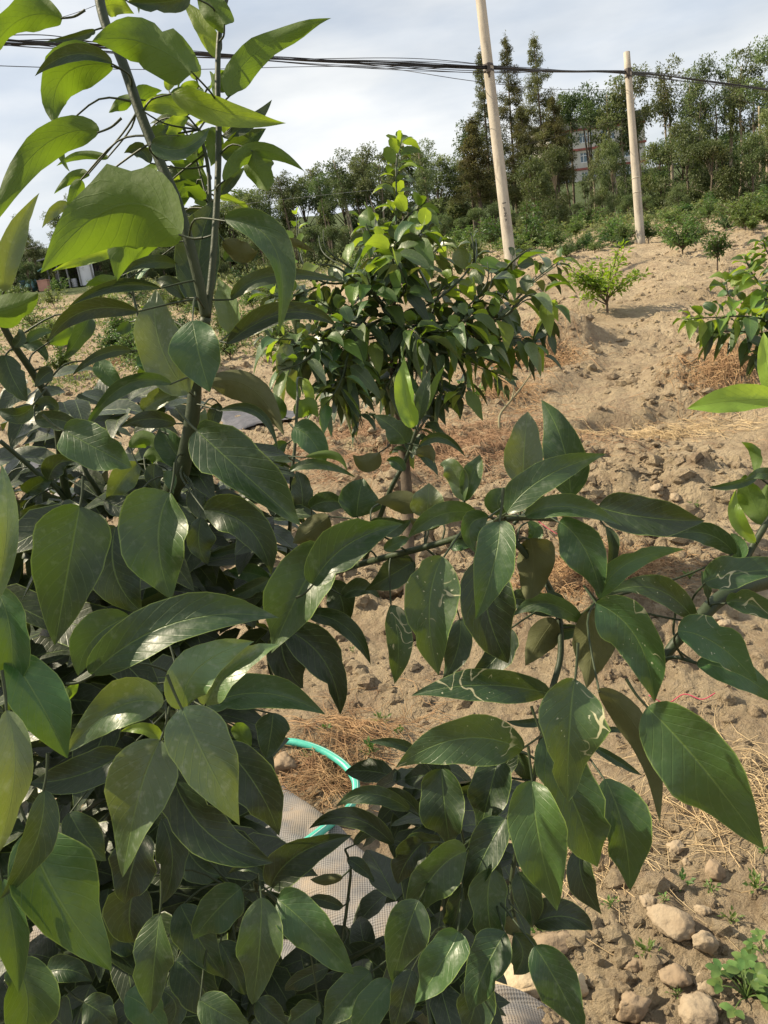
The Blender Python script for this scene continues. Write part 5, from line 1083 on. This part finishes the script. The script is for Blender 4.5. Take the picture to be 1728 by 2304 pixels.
 ((560,700),(640,690),(760,680),60,.56,'D'),((0,900),(60,870),(110,850),60,.58,'G'),((290,900),(330,880),(380,890),60,.56,'M'),((-60,780),(40,800),(120,770),90,.60,'M'),((550,1110),(650,1130),(800,1200),110,.58,'D')],
5: [((705,90),(500,110),(290,305),210,.47,'L'),((50,-110),(180,100),(293,327),235,.42,'G'),((30,120),(60,420),(-30,770),150,.36,'L'),((190,465),(150,700),(0,935),145,.40,'D'),((692,248),(600,490),(530,842),280,.42,'L'),((785,110),(890,330),(1036,617),275,.40,'L'),((880,110),(1130,45),(1407,138),170,.48,'M'),((740,380),(900,650),(1182,777),225,.46,'D'),((960,270),(1110,450),(1205,662),205,.50,'D'),((545,300),(340,400),(128,432),175,.50,'D'),((130,640),(250,930),(482,1247),340,.42,'G'),
 ((700,590),(745,770),(700,957),145,.50,'D'),((620,650),(570,800),(540,957),210,.52,'D'),((690,1000),(668,1200),(650,1432),182,.45,'M'),((600,850),(560,990),(580,1122),225,.56,'D'),((780,960),(860,1110),(970,1277),175,.52,'D'),((760,1200),(860,1300),(942,1442),195,.54,'D'),((1042,888),(930,990),(837,1112),185,.50,'M'),((1130,928),(1120,1160),(1090,1392),200,.48,'M'),((1200,935),(1340,1060),(1532,1262),200,.49,'M'),((1170,880),(1290,740),(1522,660),172,.54,'D'),((1700,700),(1520,585),(1333,632),95,.56,'D'),((1770,550),(1600,480),(1448,538),85,.56,'D'),
 ((1170,850),(1080,785),(982,830),62,.56,'D'),((10,850),(60,1080),(80,1342),150,.41,'G'),((60,1200),(120,1400),(60,1620),240,.44,'G'),((1180,130),(1170,220),(1150,330),150,.60,'D'),((1130,280),(1150,380),(1140,480),90,.62,'D'),((1010,180),(1050,230),(1080,290),80,.56,'U'),((1480,840),(1400,850),(1340,850),50,.64,'O'),((1480,970),(1400,940),(1335,930),60,.64,'D'),((950,1120),(1000,1220),(1060,1350),130,.56,'D'),((1380,1380),(1310,1430),(1240,1480),120,.56,'D'),((1110,1370),(1170,1430),(1250,1490),120,.58,'D'),((1420,1230),(1300,1280),(1230,1330),80,.6,'D'),
 ((1600,1250),(1490,1360),(1390,1490),155,.52,'M'),((1690,1290),(1600,1400),(1520,1520),150,.5,'M'),((300,1500),(200,1400),(230,1330),170,.56,'D'),((540,1350),(640,1410),(720,1520),150,.52,'M'),((860,1370),(960,1430),(1090,1500),150,.50,'M'),((700,1330),(760,1400),(720,1500),120,.56,'D'),((360,1380),(440,1430),(500,1500),140,.58,'D'),((700,250),(620,200),(520,212),60,.50,'Y'),((800,700),(870,800),(960,830),170,.58,'D'),((300,560),(370,680),(460,770),150,.56,'D'),((460,960),(540,1100),(600,1150),160,.6,'D'),((200,1250),(300,1240),(400,1290),120,.6,'D'),
 ((680,0),(620,90),(570,190),110,.54,'M'),((330,0),(300,50),(270,100),50,.5,'U'),((1500,760),(1560,800),(1620,860),60,.66,'D'),((1530,700),(1600,640),(1700,650),50,.66,'D')],
6: [((600,290),(330,240),(50,367),218,.46,'S'),((825,-15),(800,220),(795,517),285,.40,'S'),((690,235),(830,540),(922,797),275,.45,'G'),((640,425),(670,680),(747,987),255,.43,'G'),((955,415),(1035,640),(1062,897),225,.47,'G'),((1138,105),(1380,370),(1642,720),325,.42,'G'),((925,30),(1120,250),(1192,608),130,.44,'O'),((140,300),(50,262),(-70,257),52,.56,'D'),((250,372),(262,540),(287,712),212,.54,'D'),((490,330),(455,480),(408,652),190,.55,'D'),((525,588),(440,730),(350,947),172,.51,'D'),((355,728),(215,830),(98,1052),200,.50,'M'),((470,800),(450,980),(497,1202),178,.50,'M'),
 ((525,1078),(440,1230),(368,1422),192,.48,'M'),((322,1078),(250,1210),(133,1387),192,.46,'M'),((335,880),(320,980),(285,1072),150,.56,'D'),((650,1138),(750,1300),(862,1525),200,.47,'M'),((560,1088),(600,1170),(560,1262),145,.56,'D'),((648,1040),(780,1010),(902,1067),142,.52,'D'),((580,820),(622,930),(640,1062),132,.52,'D'),((850,720),(860,860),(942,1002),122,.54,'D'),((705,165),(610,175),(528,165),40,.54,'D'),((900,275),(1010,340),(1117,402),46,.52,'D'),((1025,215),(980,205),(920,237),26,.54,'D'),((150,940),(90,1100),(38,1307),192,.48,'M'),
 ((170,690),(100,770),(60,870),150,.56,'D'),((400,1240),(395,1380),(350,1520),190,.50,'D'),((120,1240),(80,1370),(40,1520),135,.48,'D'),((150,565),(50,485),(-90,500),72,.58,'D'),((560,300),(600,360),(620,440),90,.56,'D'),((240,700),(150,690),(70,760),100,.58,'D'),((520,1030),(560,1060),(600,1100),80,.56,'O'),((480,380),(540,330),(560,200),90,.56,'D')]}
for c in LV:
    for e in LV[c]: fg.leaf(c, e[0], e[1], e[2], e[3], e[4], e[5], *(e[6:8] if len(e) > 6 else ()))
# leaves one sees in full sun: no outer leaf may stand between them and the sun
SUNNY = [Q(*q) for q in ((5, 480, 120, .47), (5, 620, 450, .42), (5, 850, 300, .40), (3, 880, 1400, .41), (3, 1080, 1380, .43), (1, 700, 1400, .60), (5, 60, 400, .36), (4, 610, 450, .52), (4, 790, 420, .52), (6, 800, 220, .40), (1, 60, 1000, .55), (3, 700, 720, .47), (5, 30, 900, .4), (6, 560, 560, .43), (1, 950, 460, .58), (4, 600, 600, .5))]
SD = np.array(sundir)
def blocks(p):
    for q in SUNNY:
        v = p-q; t = np.dot(v, SD)
        if t > 0 and np.linalg.norm(v-SD*t) < .085: return True
    return False
for k, (pts, n, kd) in enumerate([([(1, 905, 900, .69), (1, 850, 700, .70), (1, 800, 560, .70), (1, 760, 480, .70)], 12, 'UYUM'), ([(1, 900, 860, .70), (1, 870, 760, .72), (1, 760, 700, .74), (1, 690, 690, .74)], 8, 'UYU'), ([(1, 590, 1340, .80), (1, 560, 1180, .80), (1, 540, 1040, .80)], 7, 'MUG'), ([(1, 945, 500, .63), (1, 890, 420, .68), (1, 850, 360, .70)], 6, 'UY')]):
    fg.shoot([Q(*p) for p in pts], n, .052, kd, (.0022, .001), droop=.25, seed=500+k, nv=10, spread=.8, tipup=.8)
# joined leaf masses: inner dark leaves and a crown added outside the frame at left as shade (past three hundred)
def leaf_mass(plant, spots, name, m, label=None):
    Vs, Fs, UVs = [], [], []; off = 0
    for i, (p, L_) in enumerate(spots):
        a = random.random()*6.28; D = np.array([math.cos(a), math.sin(a)*.7, random.uniform(-.9, .1)]); D /= np.linalg.norm(D); P1 = p+D*L_; Pm = (p+P1)/2+np.array([0, 0, .08*L_]); N = np.array([random.uniform(-.6, .6), random.uniform(-.9, .1), 1.]); N -= D*np.dot(N, D); N /= np.linalg.norm(N)
        V, Fc, UV, mi = leaf_geom(p, Pm, P1, L_*random.uniform(.42, .52), N, seed=i+900, nv=6, nu=1, fold=.2, wave=.05); Vs += [tuple(np.array(v)-plant.loc) for v in V]; Fs += [tuple(k+off for k in f) for f in Fc]; UVs += UV; off += len(V)
    o = link(name, new_mesh(name, Vs, Fs, m, True, UVs), plant.root); o['kind'] = 'stuff'; return o
sp_ = []
while len(sp_) < 760:
    x = random.uniform(-80, 640); y = random.uniform(1120, 2420)
    if x > 410+ (y-1120)*.16: continue
    sp_.append((P(x, y, DS*random.uniform(.60, 1.1)), random.uniform(.07, .11)))
while len(sp_) < 900:
    x = random.uniform(880, 1190); y = random.uniform(1740, 2420)
    if x > 1060 and y > 2080: continue
    sp_.append((P(x, y, DS*random.uniform(.62, .9)), random.uniform(.06, .09)))
while len(sp_) < 972:
    x = random.uniform(560, 900); y = random.uniform(2080, 2420)
    if y < 2120 and random.random() < .5: continue
    sp_.append((P(x, y, DS*random.uniform(.64, .85)), random.uniform(.06, .085)))
while len(sp_) < 1085:
    x = random.uniform(380, 620); y = random.uniform(1020, 1420)
    sp_.append((P(x, y, DS*random.uniform(.70, .95)), random.uniform(.06, .085)))
while len(sp_) < 1200:
    x = random.uniform(0, 420); y = random.uniform(850, 1150)
    sp_.append((P(x, y, DS*random.uniform(.75, 1.0)), random.uniform(.06, .09)))
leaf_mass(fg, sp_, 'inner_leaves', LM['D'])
sp_ = []
while len(sp_) < 420:
    p = np.array([random.uniform(-1.3, -.28), random.uniform(.0, 1.35), random.uniform(.6, 1.95)])
    v_ = p-CAM; z_ = np.dot(v_, _f); 
    if z_ > .05 and np.dot(v_, _r)/z_*F+864 > -190 : continue
    if np.linalg.norm(v_) < .4 or blocks(p): continue
    sp_.append((p, random.uniform(.08, .11)))
leaf_mass(fg, sp_, 'sun_shade_leaves', LM['M'])  # unseen crown, added to shade the near leaves and leave sun patches
# ------------------------------------------------------------------ second near citrus, reaching in from the right
rb_ = np.array([1.05, 1.35, float(h_fine(1.05, 1.35))])
root = thing('citrus_tree', 'near citrus branch at the right edge with scarred dark leaves and a pale lime shoot', 'tree', rb_); rg = Plant(root); rg.k = .7
rg.stem([rb_, (1.0, 1.25, .6), (.85, 1.05, 1.0), Q(4, 1900, 900, .62), Q(4, 1750, 1000, .58), Q(4, 1560, 1060, .55), Q(4, 1440, 1120, .54), Q(4, 1350, 1215, .53), Q(4, 1270, 1290, .53), Q(4, 1200, 1380, .53)], .018, .0055, 'trunk', stem_m, 10)
rg.stem([Q(4, 1750, 1000, .58), Q(4, 1700, 850, .58), Q(4, 1659, 770, .58)], .005, .004, 'branch', stem_m)
rg.stem([Q(4, 1480, 1090, .545), Q(4, 1570, 925, .56), Q(4, 1650, 790, .56), Q(4, 1720, 680, .56)], .0055, .004, 'branch', stem_m); rg.stem([Q(4, 1200, 1380, .53), Q(4, 1260, 1365, .52), Q(4, 1350, 1390, .51)], .0025, .002, 'branch', stem_m)
rg.stem([Q(4, 1350, 1215, .53), Q(4, 1255, 1270, .55), Q(4, 1262, 1150, .55)], .002, .0015, 'branch', stem_m); rg.stem([Q(4, 1720, 680, .56), Q(4, 1740, 450, .58), Q(4, 1700, 240, .6)], .004, .003, 'branch', stem_m)
for e in [((1268,1250),(1440,1310),(1612,1475),195,.50,'S'),((1385,1040),(1540,1000),(1800,980),145,.50,'S'),((1480,1130),(1600,1140),(1760,1235),110,.52,'S'),((1350,1392),(1540,1440),(1720,1580),135,.53,'G'),((1700,250),(1500,258),(1308,291),128,.60,'Z'),((1690,225),(1655,100),(1640,-40),95,.60,'Z'),((1602,570),(1605,480),(1543,436),52,.56,'U'),((1610,590),(1500,622),(1398,630),42,.56,'M'),((1650,792),(1585,670),(1560,575),115,.565,'U'),((1606,868),(1520,760),(1522,638),72,.55,'Y'),((1530,942),(1530,880),(1497,828),82,.56,'M'),((1720,600),(1640,570),(1560,600),60,.55,'M'),((1400,1110),(1390,1040),(1370,990),40,.53,'D'),((1660,780),(1640,700),(1670,600),80,.58,'U')]:
    rg.leaf(4, *e)
# the rest of the two right-hand trees, outside the picture, so that their trunks carry a crown
def A3(*v): return np.array(v, float)
for k, (a, b) in enumerate([((1.0, 1.25, .6), (1.25, 1.0, .95)), ((.93, 1.15, .8), (1.15, 1.45, 1.15)), ((.85, 1.05, 1.0), (1.1, .95, 1.3)), ((1.0, 1.28, .5), (1.3, 1.5, .7)), ((.85, 1.05, 1.0), (1.05, 1.25, 1.45))]):
    rg.shoot([A3(*a), (A3(*a)+A3(*b))/2+A3(0, 0, .05), A3(*b)], 16, .095, 'GMDM', (.005, .002), droop=.45, seed=300+k, nv=7)
for k, (a, b) in enumerate([((1880, 1450), (2050, 1250)), ((1890, 1500), (2120, 1420)), ((1850, 1400), (1960, 1150)), ((1890, 1550), (2050, 1560)), ((1800, 1350), (1880, 1080))]):
    rtree.shoot([C2(a[0], a[1], D1), C2((a[0]+b[0])/2, (a[1]+b[1])/2-20, D1+.1), C2(b[0], b[1], D1+.15)], 20, .12, 'YUGYD', (.006, .002), droop=.45, seed=320+k, nv=7)
